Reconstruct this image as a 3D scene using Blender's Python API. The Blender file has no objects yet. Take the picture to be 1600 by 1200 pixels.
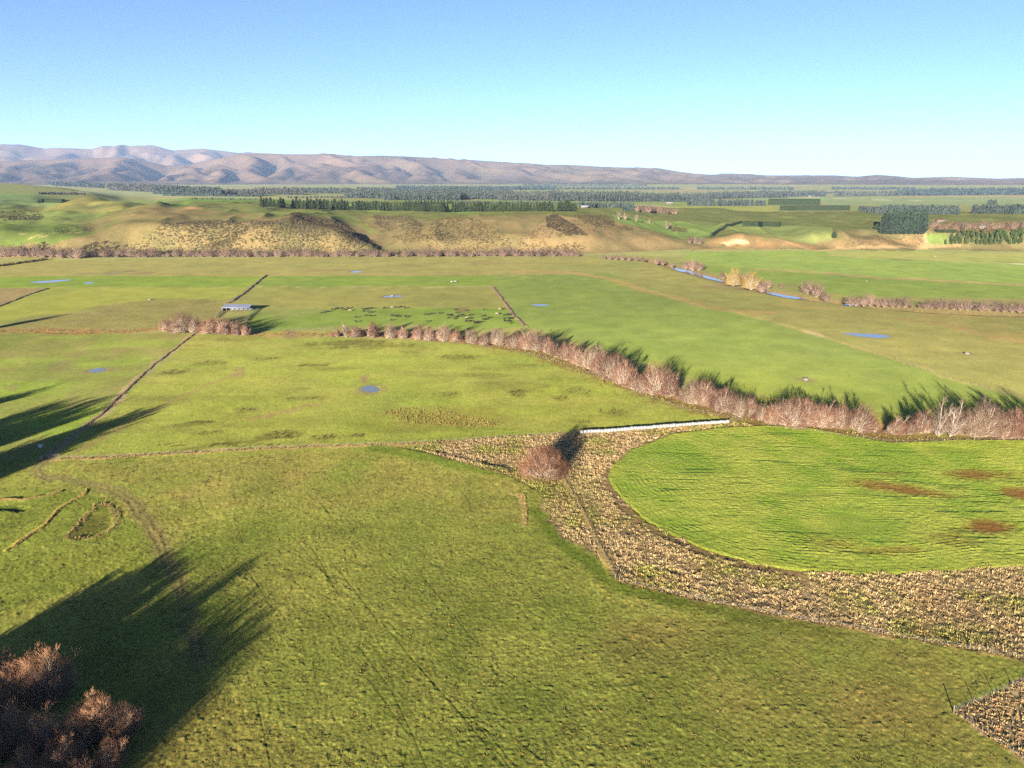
import bpy, math
import numpy as np
from mathutils import Vector, Matrix, Euler

# ------------------------------------------------------------------ camera, sky, sun, exposure
R = math.radians
sc = bpy.context.scene
COL = sc.collection
CAM_H, F_PX, V_HOR = 95.0, 1105.0, 283.0
PITCH = math.atan((600.0 - V_HOR) / F_PX)
cam_d = bpy.data.cameras.new('camera')
cam_d.sensor_width = 36.0
cam_d.lens = 36.0 * F_PX / 1600.0
cam_d.clip_start = 1.0
cam_d.clip_end = 90000.0
cam = bpy.data.objects.new('camera', cam_d)
cam.location = (0, 0, CAM_H)
cam.rotation_euler = (math.pi / 2 - PITCH, 0, 0)
COL.objects.link(cam)
sc.camera = cam

SUN_EL, SUN_AZ = R(11.0), R(199.8)          # azimuth clockwise from +Y
wd = bpy.data.worlds.new("World")
sc.world = wd
wd.use_nodes = True
wn = wd.node_tree
for n in list(wn.nodes):
    wn.nodes.remove(n)
w_out = wn.nodes.new('ShaderNodeOutputWorld')
w_bg = wn.nodes.new('ShaderNodeBackground')
w_sky = wn.nodes.new('ShaderNodeTexSky')
w_sky.sky_type = 'NISHITA'
w_sky.sun_disc = False
w_sky.sun_elevation = SUN_EL
w_sky.sun_rotation = SUN_AZ
w_sky.air_density = 0.425
w_sky.dust_density = 0.25
w_sky.ozone_density = 2.4
w_sky.altitude = 0.0
w_bg.inputs['Strength'].default_value = 0.05
wn.links.new(w_sky.outputs[0], w_bg.inputs[0])
wn.links.new(w_bg.outputs[0], w_out.inputs[0])

sl = bpy.data.lights.new('sun', 'SUN')
sl.energy = 5.0
sl.angle = R(0.5)
sl.color = (1.0, 0.90, 0.76)
so = bpy.data.objects.new('sun', sl)
sdir = Vector((math.sin(SUN_AZ) * math.cos(SUN_EL), math.cos(SUN_AZ) * math.cos(SUN_EL), math.sin(SUN_EL)))
so.rotation_euler = (-sdir).to_track_quat('-Z', 'Y').to_euler()
so.location = (0, -50, 200)
COL.objects.link(so)

sc.view_settings.view_transform = 'Standard'
sc.view_settings.look = 'None'
sc.view_settings.gamma = 1.0
sc.view_settings.exposure = 2.3
sc.cycles.use_denoising = False
sc.cycles.max_bounces = 5
sc.cycles.diffuse_bounces = 0
sc.cycles.glossy_bounces = 2
sc.cycles.volume_bounces = 0
sc.cycles.transmission_bounces = 2
sc.cycles.use_adaptive_sampling = False

# ------------------------------------------------------------------ helpers
rng = np.random.default_rng(7)
CP, SP = math.cos(PITCH), math.sin(PITCH)


def hash2(ix, iy, seed):
    h = (ix.astype(np.int64) * 374761393 + iy.astype(np.int64) * 668265263 + seed * 974634777) & 0xFFFFFFFF
    h = ((h ^ (h >> 13)) * 1274126177) & 0xFFFFFFFF
    h = ((h ^ (h >> 16)) * 2246822519) & 0xFFFFFFFF
    return ((h ^ (h >> 15)) & 0xFFFFFF) / float(0xFFFFFF)


def noise(x, y, seed=0):
    """value noise, -1..1"""
    x = np.asarray(x, float); y = np.asarray(y, float)
    fx = np.floor(x); fy = np.floor(y)
    u = x - fx; v = y - fy
    u = u * u * u * (u * (u * 6 - 15) + 10); v = v * v * v * (v * (v * 6 - 15) + 10)
    ix = fx.astype(np.int64); iy = fy.astype(np.int64)
    a = hash2(ix, iy, seed); b = hash2(ix + 1, iy, seed)
    c = hash2(ix, iy + 1, seed); d = hash2(ix + 1, iy + 1, seed)
    return 2 * (a + (b - a) * u + (c - a) * v + (a - b - c + d) * u * v) - 1


def fbm(x, y, seed=0, octs=3, gain=0.5, lac=2.03):
    s = 0; a = 1; t = 0
    for o in range(octs):
        s = s + a * noise(x, y, seed + 17 * o); t += a
        x = np.asarray(x) * lac + 3.7; y = np.asarray(y) * lac - 1.3; a *= gain
    return s / t


def sstep(a, b, x):
    t = np.clip((x - a) / (b - a), 0, 1)
    return t * t * (3 - 2 * t)


def lin(c):
    c = np.asarray(c, float) / 255.0
    return np.where(c <= 0.04045, c / 12.92, ((c + 0.055) / 1.055) ** 2.4)


KALB = 0.46


def D(r, g, b, k=KALB):
    """surface albedo from a photographed sunlit colour"""
    return lin((r, g, b)) * k


# ------------------------------------------------------------------ lie of the land
def ray(px, v):
    x = (px - 800.0) / F_PX; y = (600.0 - v) / F_PX
    return x, CP + y * SP, y * CP - SP            # right, forward, up


def az_of(px, v=360.0):
    x, f, u = ray(px, v)
    return np.arctan2(x, f)


def tan_dep(px, v):
    x, f, u = ray(px, v)
    return -u / np.hypot(x, f)


def plain_z(px):
    return np.interp(px, [-300, 700, 1100, 1400, 1900], [56, 54, 33, 28, 28])


_prof = {            # column -> (image row, ground distance) pairs, or ('z', distance, height)
    -500: [(400, 0), (385, 1000), (350, 1250), (322, 1550), (305, 1900), (285, 2500)],
    0: [(401, 0), (385, 1000), (350, 1250), (322, 1550), (305, 1900), (284, 2500), ('z', 3200, 85)],
    60: [(402, 0), (378, 1060), (347, 1290), (325, 1550), (305, 1900), (288, 2500), ('z', 3200, 75)],
    110: [(401, 0), (380, 1040), (350, 1250), (325, 1450), (311, 1600), ('z', 1750, 44), (303, 2000), (292, 2600)],
    150: [(400, 0), (378, 1040), (352, 1230), (325, 1430), (306, 1600), ('z', 1740, 50), (301, 2100)],
    200: [(397, 0), (373, 1020), (348, 1150), (332, 1290), (315, 1480), ('z', 1650, 48)],
    250: [(397, 0), (365, 1030), (343, 1140), (318, 1310), ('z', 1390, 50), ('z', 1600, 47)],
    300: [(397, 0), (365, 1025), (346, 1100), (324, 1290), (318, 1480)],
    400: [(398, 0), (366, 1010), (343, 1080), (334, 1150), (322, 1350), (317, 1550)],
    470: [(399, 0), (370, 1000), (347, 1050), (336, 1105), (329, 1280), (323, 1450)],
    530: [(399, 0), (377, 985), (358, 1030), ('z', 1062, 21), (346, 1150), (334, 1280), (323, 1450)],
    575: [(399, 0), (381, 985), ('z', 1015, 6), (368, 1080), (350, 1180), (335, 1290), (323, 1450)],
    600: [(398, 0), ('z', 1000, 2), (378, 1050), (360, 1110), (342, 1200), (333, 1300), (323, 1450)],
    640: [(397, 0), (380, 1000), (358, 1070), (340, 1150), (332, 1270), (323, 1450)],
    700: [(396, 0), (375, 1000), (352, 1060), (339, 1120), (331, 1250), (323, 1450)],
    780: [(396, 0), (373, 1000), (352, 1055), (341, 1110), (330, 1250), (323, 1450)],
    850: [(395, 0), (372, 1000), (348, 1065), (336, 1120), (329, 1260), (323, 1450)],
    885: [(395, 0), (372, 1000), (350, 1055), (337, 1110), (330, 1260), (324, 1450)],
    925: [(394, 0), (376, 1000), (358, 1050), (340, 1130), (332, 1270), (325, 1450)],
    960: [(393, 0), (379, 1010), (361, 1075), (344, 1170), (335, 1300), (327, 1480)],
    1000: [(391, 0), (381, 1020), (366, 1090), (352, 1190), (340, 1340), (328, 1550)],
    1060: [(390, 0), (383, 1040), (376, 1100), (356, 1250), (340, 1430), (328, 1650)],
    1120: [(388, 0), (380, 1060), (371, 1130), (356, 1250), (336, 1520), (325, 1750)],
    1150: [(388, 0), (378, 1050), (366, 1085), (364, 1130), (352, 1290), (336, 1550)],
    1200: [(388, 0), (380, 1075), (366, 1170), (351, 1320), (336, 1560)],
    1310: [(389, 0), (374, 1055), (365, 1130), (346, 1400), (334, 1600)],
    1440: [(389, 0), (371, 1050), (362, 1130), (346, 1400), (334, 1600)],
    1500: [(390, 0), (382, 1060), (370, 1130), (348, 1400), (334, 1620)],
    1600: [(392, 0), (384, 1065), (373, 1130), (350, 1400), (334, 1640)],
    2100: [(392, 0), (384, 1065), (373, 1130), (350, 1400), (334, 1640)],
}
_RG = np.concatenate([np.arange(0, 880, 20.0), np.arange(880, 2000, 5.0), np.arange(2000, 9000, 50.0), [9000, 40000]])
_PXG = np.arange(-500, 2101, 4.0)
_AZG = az_of(_PXG)


def _build_table():
    ks = sorted(_prof)
    rows = []
    for k in ks:
        rr, zz = [0.0], [0.0]
        for e in _prof[k]:
            if e[0] == 'z':
                rr.append(e[1]); zz.append(e[2])
            elif e[1] == 0:
                r0 = CAM_H / tan_dep(k, e[0]); rr.append(r0); zz.append(0.0)
            else:
                rr.append(e[1]); zz.append(CAM_H - e[1] * tan_dep(k, e[0]))
        zp = plain_z(k)
        rr += [max(3400.0, rr[-1] + 700), 7000.0, 40000.0]; zz += [zp, 62.0, 64.0]
        rows.append(np.interp(_RG, rr, zz))
    rows = np.array(rows)
    tab = np.empty((len(_PXG), len(_RG)))
    for j in range(len(_RG)):
        tab[:, j] = np.interp(_PXG, ks, rows[:, j])
    def blur(a, s, ax):
        n = int(3 * s); k = np.exp(-0.5 * (np.arange(-n, n + 1) / s) ** 2); k /= k.sum()
        pad = [(0, 0), (0, 0)]; pad[ax] = (n, n)
        ap = np.pad(a, pad, mode='edge')
        return np.apply_along_axis(lambda m: np.convolve(m, k, 'valid'), ax, ap)
    tab = blur(tab, 1.8, 0)
    tab = blur(tab, 2.0, 1)
    return tab


_TAB = _build_table()


def base_T(x, y):
    x = np.asarray(x, float); y = np.asarray(y, float)
    az = np.arctan2(x, y); r = np.hypot(x, y)
    i = np.clip(np.interp(az, _AZG, np.arange(len(_AZG))), 0, len(_AZG) - 1.001)
    j = np.clip(np.interp(r, _RG, np.arange(len(_RG))), 0, len(_RG) - 1.001)
    i0 = i.astype(int); j0 = j.astype(int); a = i - i0; b = j - j0
    z = (_TAB[i0, j0] * (1 - a) * (1 - b) + _TAB[i0 + 1, j0] * a * (1 - b)
         + _TAB[i0, j0 + 1] * (1 - a) * b + _TAB[i0 + 1, j0 + 1] * a * b)
    return z * (1 - sstep(R(70), R(110), np.abs(az)))


def seg_dist(x, y, P):
    """distance to a polyline, and signed side (+ = left of travel)"""
    best = np.full(np.shape(x), 1e9); side = np.zeros(np.shape(x))
    for (ax, ay), (bx, by) in zip(P[:-1], P[1:]):
        dx, dy = bx - ax, by - ay; L2 = dx * dx + dy * dy + 1e-9
        t = np.clip(((x - ax) * dx + (y - ay) * dy) / L2, 0, 1)
        qx, qy = x - ax - t * dx, y - ay - t * dy
        d = np.hypot(qx, qy); s = dx * qy - dy * qx
        m = d < best
        best = np.where(m, d, best); side = np.where(m, s, side)
    return best, np.sign(side)


def flat(px, v):
    """point of the level plain seen at an image position"""
    x, f, u = ray(px, v)
    t = CAM_H / -u
    return x * t, f * t


def flats(pts):
    return [tuple(float(c) for c in flat(*p)) for p in pts]


BANK = flats([(585, 698), (640, 706), (700, 720), (760, 733), (815, 744), (850, 752)])
POND_SPOTS = [  # px, row, half width px, half height px
    (80, 439.5, 23, 1.5), (139, 442, 8, .9), (555, 424.5, 9, 1.2), (613, 463, 13, 1.4), (844, 476.5, 11, 1.6), (1357, 524, 28, 3.0),
    (152, 579, 13, 2.6), (578, 608, 15, 4.6), (175, 427, 10, .8), (63, 697, 4, 2.5)]


def T(x, y, fine=True):
    x = np.asarray(x, float); y = np.asarray(y, float)
    z = base_T(x, y)
    r = np.hypot(x, y)
    if fine:
        hillm = np.clip(z / 14.0, 0, 1) * (1 - sstep(1500, 1900, r)) * sstep(900, 980, r)
        z = z + hillm * (4.6 * fbm(x / 80, y / 80, 5, 3) + 4.2 * (.6 - np.abs(noise(x / 42 + .4 * fbm(x / 60, y / 60, 2, 2), y / 95, 9)) * 1.3))
        z = z + (1 - sstep(600, 950, r)) * (0.30 * fbm(x / 24, y / 24, 3, 2))
    d, s = seg_dist(x, y, BANK)
    near = r < 500
    ends = sstep(BANK[0][0], BANK[0][0] + 22, x) * (1 - sstep(BANK[-1][0] - 14, BANK[-1][0] + 6, x))
    z = z + np.where(near, np.where(s < 0, .70 * np.exp(-d / 24.0), .70 * (1 - sstep(0, 3.0, d))) * (1 - sstep(30, 60, d)) * ends, 0)
    return z


_RS = np.concatenate([np.arange(40, 600, 2.0), np.arange(600, 2200, 3.0), np.geomspace(2200, 20000, 700)])


def G(px, v):
    """ground point (x, y, z) that the reference view shows at an image position"""
    x, f, u = ray(px, v)
    h = math.hypot(x, f); cx, cy, sl_ = x / h, f / h, u / h
    zr = CAM_H + _RS * sl_
    zt = T(_RS * cx, _RS * cy)
    k = np.nonzero(zt >= zr)[0]
    if len(k) == 0:
        r = _RS[-1]
    elif k[0] == 0:
        r = _RS[0]
    else:
        i = k[0]; a0 = zr[i - 1] - zt[i - 1]; a1 = zt[i] - zr[i]
        r = _RS[i - 1] + (_RS[i] - _RS[i - 1]) * a0 / (a0 + a1 + 1e-12)
    X, Y = r * cx, r * cy
    return float(X), float(Y), float(T(X, Y))


def Gxy(pts):
    return [G(*p)[:2] for p in pts]


def depth_at(x, y, z):
    return y * CP + (CAM_H - z) * SP


def px_m(x, y, z):
    """metres per reference pixel at a point"""
    return depth_at(x, y, z) / F_PX


# ------------------------------------------------------------------ mesh helpers
def mesh_np(name, V, faces, mats, midx=None, smooth=False, col=None):
    """V (n,3); faces: (m,3) or (m,4) array, or list of such arrays"""
    V = np.asarray(V, np.float32)
    fl = faces if isinstance(faces, list) else [faces]
    fl = [np.asarray(f, np.int32) for f in fl if len(f)]
    me = bpy.data.meshes.new(name)
    nl = sum(f.size for f in fl); nf = sum(len(f) for f in fl)
    me.vertices.add(len(V)); me.loops.add(nl); me.polygons.add(nf)
    me.vertices.foreach_set('co', V.ravel())
    me.loops.foreach_set('vertex_index', np.concatenate([f.ravel() for f in fl]))
    tot = np.concatenate([np.full(len(f), f.shape[1], np.int32) for f in fl])
    st = np.concatenate([[0], np.cumsum(tot)[:-1]]).astype(np.int32)
    me.polygons.foreach_set('loop_start', st)
    me.polygons.foreach_set('loop_total', tot)
    for m in (mats if isinstance(mats, (list, tuple)) else [mats]):
        me.materials.append(m)
    if midx is not None:
        me.polygons.foreach_set('material_index', np.asarray(midx, np.int32))
    if smooth:
        me.polygons.foreach_set('use_smooth', np.ones(nf, bool))
    if col is not None:
        a = me.attributes.new('tint', 'FLOAT_COLOR', 'POINT')
        c = np.ones((len(V), 4), np.float32); c[:, :3] = col
        a.data.foreach_set('color', c.ravel())
    me.update(calc_edges=True)
    return me


def link(name, me, parent=None, loc=(0, 0, 0), rotz=0.0, scale=None):
    o = bpy.data.objects.new(name, me)
    COL.objects.link(o)
    o.location = loc
    o.rotation_euler = (0, 0, rotz)
    if scale is not None:
        o.scale = scale if hasattr(scale, '__len__') else (scale,) * 3
    if parent is not None:
        o.parent = parent
    return o


def tag(o, label=None, cat=None, group=None, kind=None):
    if label: o['label'] = label
    if cat: o['category'] = cat
    if group: o['group'] = group
    if kind: o['kind'] = kind
    return o


def thing(name, label, cat, loc=(0, 0, 0), rotz=0.0, group=None, scale=None):
    o = link(name, None, None, loc, rotz, scale)
    return tag(o, label, cat, group)


def copy_tree(root, loc, rotz, scale, label, group=None):
    r = root.copy(); COL.objects.link(r)
    r.location = loc; r.rotation_euler = (0, 0, rotz)
    r.scale = scale if hasattr(scale, '__len__') else (scale,) * 3
    r['label'] = label
    if group: r['group'] = group
    for ch in root.children:
        c = ch.copy(); COL.objects.link(c); c.parent = r
    return r


_ONES = ['first', 'second', 'third', 'fourth', 'fifth', 'sixth', 'seventh', 'eighth', 'ninth', 'tenth', 'eleventh', 'twelfth', 'thirteenth',
         'fourteenth', 'fifteenth', 'sixteenth', 'seventeenth', 'eighteenth', 'nineteenth']
_TENS = {2: 'twent', 3: 'thirt', 4: 'fort', 5: 'fift', 6: 'sixt', 7: 'sevent', 8: 'eight', 9: 'ninet'}


def nth(n):
    if n < 20: return _ONES[n - 1]
    if n >= 100: return 'hundred and ' + nth(n - 100) if n > 100 else 'hundredth'
    t, o = divmod(n, 10)
    return _TENS[t] + 'ieth' if o == 0 else _TENS[t] + 'y-' + _ONES[o - 1]


# ------------------------------------------------------------------ materials
def new_mat(name):
    m = bpy.data.materials.new(name); m.use_nodes = True
    nt = m.node_tree
    for n in list(nt.nodes): nt.nodes.remove(n)
    out = nt.nodes.new('ShaderNodeOutputMaterial')
    b = nt.nodes.new('ShaderNodeBsdfPrincipled')
    nt.links.new(b.outputs[0], out.inputs[0])
    b.inputs['Roughness'].default_value = 0.85
    b.inputs['Specular IOR Level'].default_value = 0.15
    return m, nt, b


def N(nt, t, **kw):
    n = nt.nodes.new(t)
    for k, v in kw.items(): setattr(n, k, v)
    return n


def noise_mat(name, c1, c2, scale=1.0, rough=0.85, tint=False, bump=0.0, bscale=None, detail=4.0, rand=0.0, spec=0.15, obj=False):
    """two-tone noise material; tint: multiply by the mesh's 'tint' attribute; rand: per-object brightness spread"""
    m, nt, b = new_mat(name)
    b.inputs['Roughness'].default_value = rough
    b.inputs['Specular IOR Level'].default_value = spec
    if obj:
        tc = N(nt, 'ShaderNodeTexCoord').outputs['Object']
    else:
        tc = N(nt, 'ShaderNodeNewGeometry').outputs['Position']
    tx = N(nt, 'ShaderNodeTexNoise'); tx.inputs['Scale'].default_value = scale; tx.inputs['Detail'].default_value = detail
    nt.links.new(tc, tx.inputs['Vector'])
    rp = N(nt, 'ShaderNodeValToRGB')
    rp.color_ramp.elements[0].position = 0.36; rp.color_ramp.elements[1].position = 0.64
    rp.color_ramp.elements[0].color = (*c1, 1); rp.color_ramp.elements[1].color = (*c2, 1)
    nt.links.new(tx.outputs[0], rp.inputs[0])
    c = rp.outputs[0]
    if tint:
        at = N(nt, 'ShaderNodeAttribute', attribute_name='tint')
        mx = N(nt, 'ShaderNodeMix', data_type='RGBA', blend_type='MULTIPLY'); mx.inputs[0].default_value = 1.0
        nt.links.new(c, mx.inputs[6]); nt.links.new(at.outputs['Color'], mx.inputs[7]); c = mx.outputs[2]
    if rand > 0:
        oi = N(nt, 'ShaderNodeObjectInfo')
        mr = N(nt, 'ShaderNodeMapRange'); mr.inputs['To Min'].default_value = 1 - rand; mr.inputs['To Max'].default_value = 1 + rand
        nt.links.new(oi.outputs['Random'], mr.inputs[0])
        mx = N(nt, 'ShaderNodeMix', data_type='RGBA', blend_type='MULTIPLY'); mx.inputs[0].default_value = 1.0
        nt.links.new(c, mx.inputs[6]); nt.links.new(mr.outputs[0], mx.inputs[7]); c = mx.outputs[2]
    nt.links.new(c, b.inputs['Base Color'])
    if bump > 0:
        t2 = N(nt, 'ShaderNodeTexNoise'); t2.inputs['Scale'].default_value = bscale or scale * 3; t2.inputs['Detail'].default_value = 3
        nt.links.new(tc, t2.inputs['Vector'])
        bp = N(nt, 'ShaderNodeBump'); bp.inputs['Distance'].default_value = bump
        nt.links.new(t2.outputs[0], bp.inputs['Height']); nt.links.new(bp.outputs[0], b.inputs['Normal'])
    return m


def blade_normal(nt, b, pos, up=0.5, spread=2.0):
    """grass stands up in blades that face every way: scatter the shading normal from point to point"""
    wn_ = N(nt, 'ShaderNodeTexWhiteNoise', noise_dimensions='3D')
    sc_ = N(nt, 'ShaderNodeVectorMath', operation='SCALE'); sc_.inputs['Scale'].default_value = 37.0
    nt.links.new(pos, sc_.inputs[0]); nt.links.new(sc_.outputs[0], wn_.inputs['Vector'])
    sb = N(nt, 'ShaderNodeVectorMath', operation='SUBTRACT'); sb.inputs[1].default_value = (.5, .5, .5)
    nt.links.new(wn_.outputs['Color'], sb.inputs[0])
    ml = N(nt, 'ShaderNodeVectorMath', operation='MULTIPLY'); ml.inputs[1].default_value = (spread, spread, spread * .35)
    nt.links.new(sb.outputs[0], ml.inputs[0])
    nn = N(nt, 'ShaderNodeVectorMath', operation='SCALE'); nn.inputs['Scale'].default_value = up
    nt.links.new(N(nt, 'ShaderNodeNewGeometry').outputs['Normal'], nn.inputs[0])
    ad = N(nt, 'ShaderNodeVectorMath', operation='ADD')
    nt.links.new(ml.outputs[0], ad.inputs[0]); nt.links.new(nn.outputs[0], ad.inputs[1])
    nz = N(nt, 'ShaderNodeVectorMath', operation='NORMALIZE'); nt.links.new(ad.outputs[0], nz.inputs[0])
    nt.links.new(nz.outputs[0], b.inputs['Normal'])


def ground_mat():
    m, nt, b = new_mat('turf')
    b.inputs['Roughness'].default_value = 1.0
    b.inputs['Specular IOR Level'].default_value = 0.0
    pos = N(nt, 'ShaderNodeNewGeometry').outputs['Position']
    at = N(nt, 'ShaderNodeAttribute', attribute_name='tint')
    rough = N(nt, 'ShaderNodeAttribute', attribute_name='grain')
    c = at.outputs['Color']
    for s, lo, hi, det, st in ((0.06, 0.88, 1.12, 2, None), (0.32, 0.82, 1.18, 3, 'g'), (1.1, 0.66, 1.34, 4, 'g'), (4.0, 0.45, 1.55, 5, 'g')):
        tx = N(nt, 'ShaderNodeTexNoise'); tx.inputs['Scale'].default_value = s; tx.inputs['Detail'].default_value = det
        nt.links.new(pos, tx.inputs['Vector'])
        mr = N(nt, 'ShaderNodeMapRange'); mr.inputs['From Min'].default_value = 0.28; mr.inputs['From Max'].default_value = 0.72
        mr.inputs['To Min'].default_value = lo; mr.inputs['To Max'].default_value = hi
        nt.links.new(tx.outputs[0], mr.inputs[0])
        mx = N(nt, 'ShaderNodeMix', data_type='RGBA', blend_type='MULTIPLY')
        if st: nt.links.new(rough.outputs['Fac'], mx.inputs[0])
        else: mx.inputs[0].default_value = 1.0
        nt.links.new(c, mx.inputs[6]); nt.links.new(mr.outputs[0], mx.inputs[7]); c = mx.outputs[2]
    # straw blades against green ones: a hue shift that follows a finer noise
    tx = N(nt, 'ShaderNodeTexNoise'); tx.inputs['Scale'].default_value = 1.35; tx.inputs['Detail'].default_value = 4
    nt.links.new(pos, tx.inputs['Vector'])
    mr = N(nt, 'ShaderNodeMapRange'); mr.inputs['From Min'].default_value = 0.5; mr.inputs['From Max'].default_value = 0.72
    nt.links.new(tx.outputs[0], mr.inputs[0])
    mm = N(nt, 'ShaderNodeMath', operation='MULTIPLY'); nt.links.new(mr.outputs[0], mm.inputs[0]); nt.links.new(rough.outputs['Fac'], mm.inputs[1])
    mx = N(nt, 'ShaderNodeMix', data_type='RGBA', blend_type='MULTIPLY')
    mx.inputs[7].default_value = (1.5, 1.2, 1.2, 1)
    nt.links.new(mm.outputs[0], mx.inputs[0]); nt.links.new(c, mx.inputs[6]); c = mx.outputs[2]
    # dark green spots; bleached tussock heads
    for s, lo, hi, off, m_ in ((1.45, .60, .68, 11.0, (.66, .74, .66, 1)), (1.25, .61, .68, 47.0, (1.55, 1.36, 1.45, 1)), (.5, .62, .70, 83.0, (1.25, 1.12, 1.2, 1))):
        ad = N(nt, 'ShaderNodeVectorMath', operation='ADD'); ad.inputs[1].default_value = (off, off * 2, 0)
        nt.links.new(pos, ad.inputs[0])
        tx = N(nt, 'ShaderNodeTexNoise'); tx.inputs['Scale'].default_value = s; tx.inputs['Detail'].default_value = 3; tx.inputs['Roughness'].default_value = .6
        nt.links.new(ad.outputs[0], tx.inputs['Vector'])
        mr = N(nt, 'ShaderNodeMapRange'); mr.inputs['From Min'].default_value = lo; mr.inputs['From Max'].default_value = hi
        nt.links.new(tx.outputs[0], mr.inputs[0])
        mm = N(nt, 'ShaderNodeMath', operation='MULTIPLY'); nt.links.new(mr.outputs[0], mm.inputs[0]); nt.links.new(rough.outputs['Fac'], mm.inputs[1])
        mx = N(nt, 'ShaderNodeMix', data_type='RGBA', blend_type='MULTIPLY'); mx.inputs[7].default_value = m_
        nt.links.new(mm.outputs[0], mx.inputs[0]); nt.links.new(c, mx.inputs[6]); c = mx.outputs[2]
    nt.links.new(c, b.inputs['Base Color'])
    # the nap of standing blades throws low light back
    fz = N(nt, 'ShaderNodeAttribute', attribute_name='nap')
    nt.links.new(fz.outputs['Fac'], b.inputs['Sheen Weight']); b.inputs['Sheen Roughness'].default_value = 0.5
    nt.links.new(c, b.inputs['Sheen Tint'])
    return m


def water_mat():
    m, nt, b = new_mat('still_water')
    b.inputs['Base Color'].default_value = (0.17, 0.175, 0.17, 1)
    b.inputs['Roughness'].default_value = 0.03
    b.inputs['Specular IOR Level'].default_value = 0.5
    b.inputs['IOR'].default_value = 1.5
    return m

# ------------------------------------------------------------------ ground sheet
FH = 0.30     # height of the crop canopy


def build_ground():
    fine = np.linspace(R(-40.5), R(40.5), 1360)
    wide_l = np.linspace(R(-180), R(-40.5), 75)[:-1]
    wide_r = np.linspace(R(40.5), R(180), 75)[1:]
    az = np.concatenate([wide_l, fine, wide_r])
    rr = [2.0, 25.0, 50.0, 70.0]
    r = 85.0
    while r < 21000:
        rr.append(r)
        st = r * r / CAM_H / 730.0 * 0.95
        st = max(st, 0.14)
        if 930 < r < 1700: st = min(st, 3.6)
        elif r <= 930: st = min(st, 8.0)
        elif r < 3000: st = min(st, 14.0)
        else: st = min(st, 400.0)
        r += st
    rr = np.array(rr)
    A, Rr = np.meshgrid(az, rr)
    X = Rr * np.sin(A); Y = Rr * np.cos(A)
    na, nr = len(az), len(rr)
    x = X.ravel(); y = Y.ravel(); r = Rr.ravel()
    Z = T(x, y)
    n = len(x)
    vis = np.abs(A.ravel()) < R(41)
    zb = base_T(x, y)

    # jittered coordinates: field edges are never ruler-straight
    amp = 0.35 + 0.0028 * r
    jx = x + amp * noise(x / (2 + .012 * r), y / (2 + .012 * r), 31); jy = y + amp * noise(x / (2 + .012 * r), y / (2 + .012 * r), 37)

    n1 = fbm(x / 2.4, y / 2.4, 41, 3); n2 = fbm(x / 14, y / 14, 43, 3); n3 = fbm(x / 60, y / 60, 47, 3)
    n4 = fbm(x / 220, y / 220, 53, 3)
    col = np.empty((n, 3)); grain = np.full(n, 0.75)

    def poly(pts, world=None):
        P = np.array(world if world is not None else Gxy(pts))
        x0, y0 = P.min(0) - 4; x1, y1 = P.max(0) + 4
        s = np.nonzero((x > x0) & (x < x1) & (y > y0) & (y < y1))[0]
        px_, py_ = jx[s], jy[s]; ins = np.zeros(len(s), bool)
        for (ax, ay), (bx, by) in zip(P, np.roll(P, -1, 0)):
            c = ((ay > py_) != (by > py_))
            xi = (bx - ax) * (py_ - ay) / (by - ay + 1e-12) + ax
            ins ^= c & (px_ < xi)
        return s[ins]

    def fill(pts, c, a=1.0, var=None, g=None):
        s = poly(pts)
        w = a if var is None else np.clip(a * var[s], 0, 1)[:, None]
        col[s] = col[s] * (1 - w) + np.asarray(c) * w
        if g is not None: grain[s] = g
        return s

    def stroke(pts, w, c, a=1.0, soft=0.5, dz=0.0, g=None, rag=0.0, straight=False):
        P = Gxy(pts); Q = np.array(P)
        m = 3 * w + 3
        x0, y0 = Q.min(0) - m; x1, y1 = Q.max(0) + m
        s = np.nonzero((x > x0) & (x < x1) & (y > y0) & (y < y1) & vis)[0]
        d, _ = seg_dist(x[s] if straight else jx[s], y[s] if straight else jy[s], P)
        # never thinner than about half a grid cell
        ww = np.maximum(w, 0.00055 * r[s]) * (1 + rag * n1[s])
        k = a * (1 - sstep(ww * (1 - soft), ww * (1 + soft), d))
        k = k * np.clip(w / (0.00055 * r[s] + 1e-6), 0.35, 1)
        col[s] = col[s] * (1 - k[:, None]) + np.asarray(c) * k[:, None]
        if dz: Z[s] += dz * k
        if g is not None: grain[s] = grain[s] * (1 - k) + g * k

    def blob(px, v, rx, ry, c, a=1.0, dz=0.0, rag=0.6, hard=0.4):
        cx, cy, _ = G(px, v)
        ex = np.hypot(*(np.array(G(px + rx, v)[:2]) - (cx, cy)))
        ey = abs(np.hypot(*G(px, v - ry)[:2]) - np.hypot(*G(px, v + ry)[:2])) / 2
        m = 2.2 * max(ex, ey)
        s = np.nonzero((np.abs(x - cx) < m) & (np.abs(y - cy) < m) & vis)[0]
        ux, uy = cy, -cx; h = math.hypot(ux, uy); ux /= h; uy /= h      # across / along the line of sight
        a_ = ((jx[s] - cx) * ux + (jy[s] - cy) * uy) / ex
        b_ = ((jx[s] - cx) * uy - (jy[s] - cy) * ux) / ey
        q = np.hypot(a_, b_) + rag * 0.5 * n1[s] + rag * .4 * n2[s]
        k = a * (1 - sstep(1 - hard, 1 + hard, q))
        col[s] = col[s] * (1 - k[:, None]) + np.asarray(c) * k[:, None]
        if dz: Z[s] += dz * k

    # far plain first, everything else over it
    col[:] = D(165, 172, 100)
    far = r > 1350
    pat = noise(x / 420 + 3 * n4, y / 520, 61)
    pat2 = noise(x / 300, y / 700, 67)
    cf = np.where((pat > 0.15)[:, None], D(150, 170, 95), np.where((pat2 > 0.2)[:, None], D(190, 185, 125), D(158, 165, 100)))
    cf = np.where((pat < -0.55)[:, None], D(175, 155, 110), cf)
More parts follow.
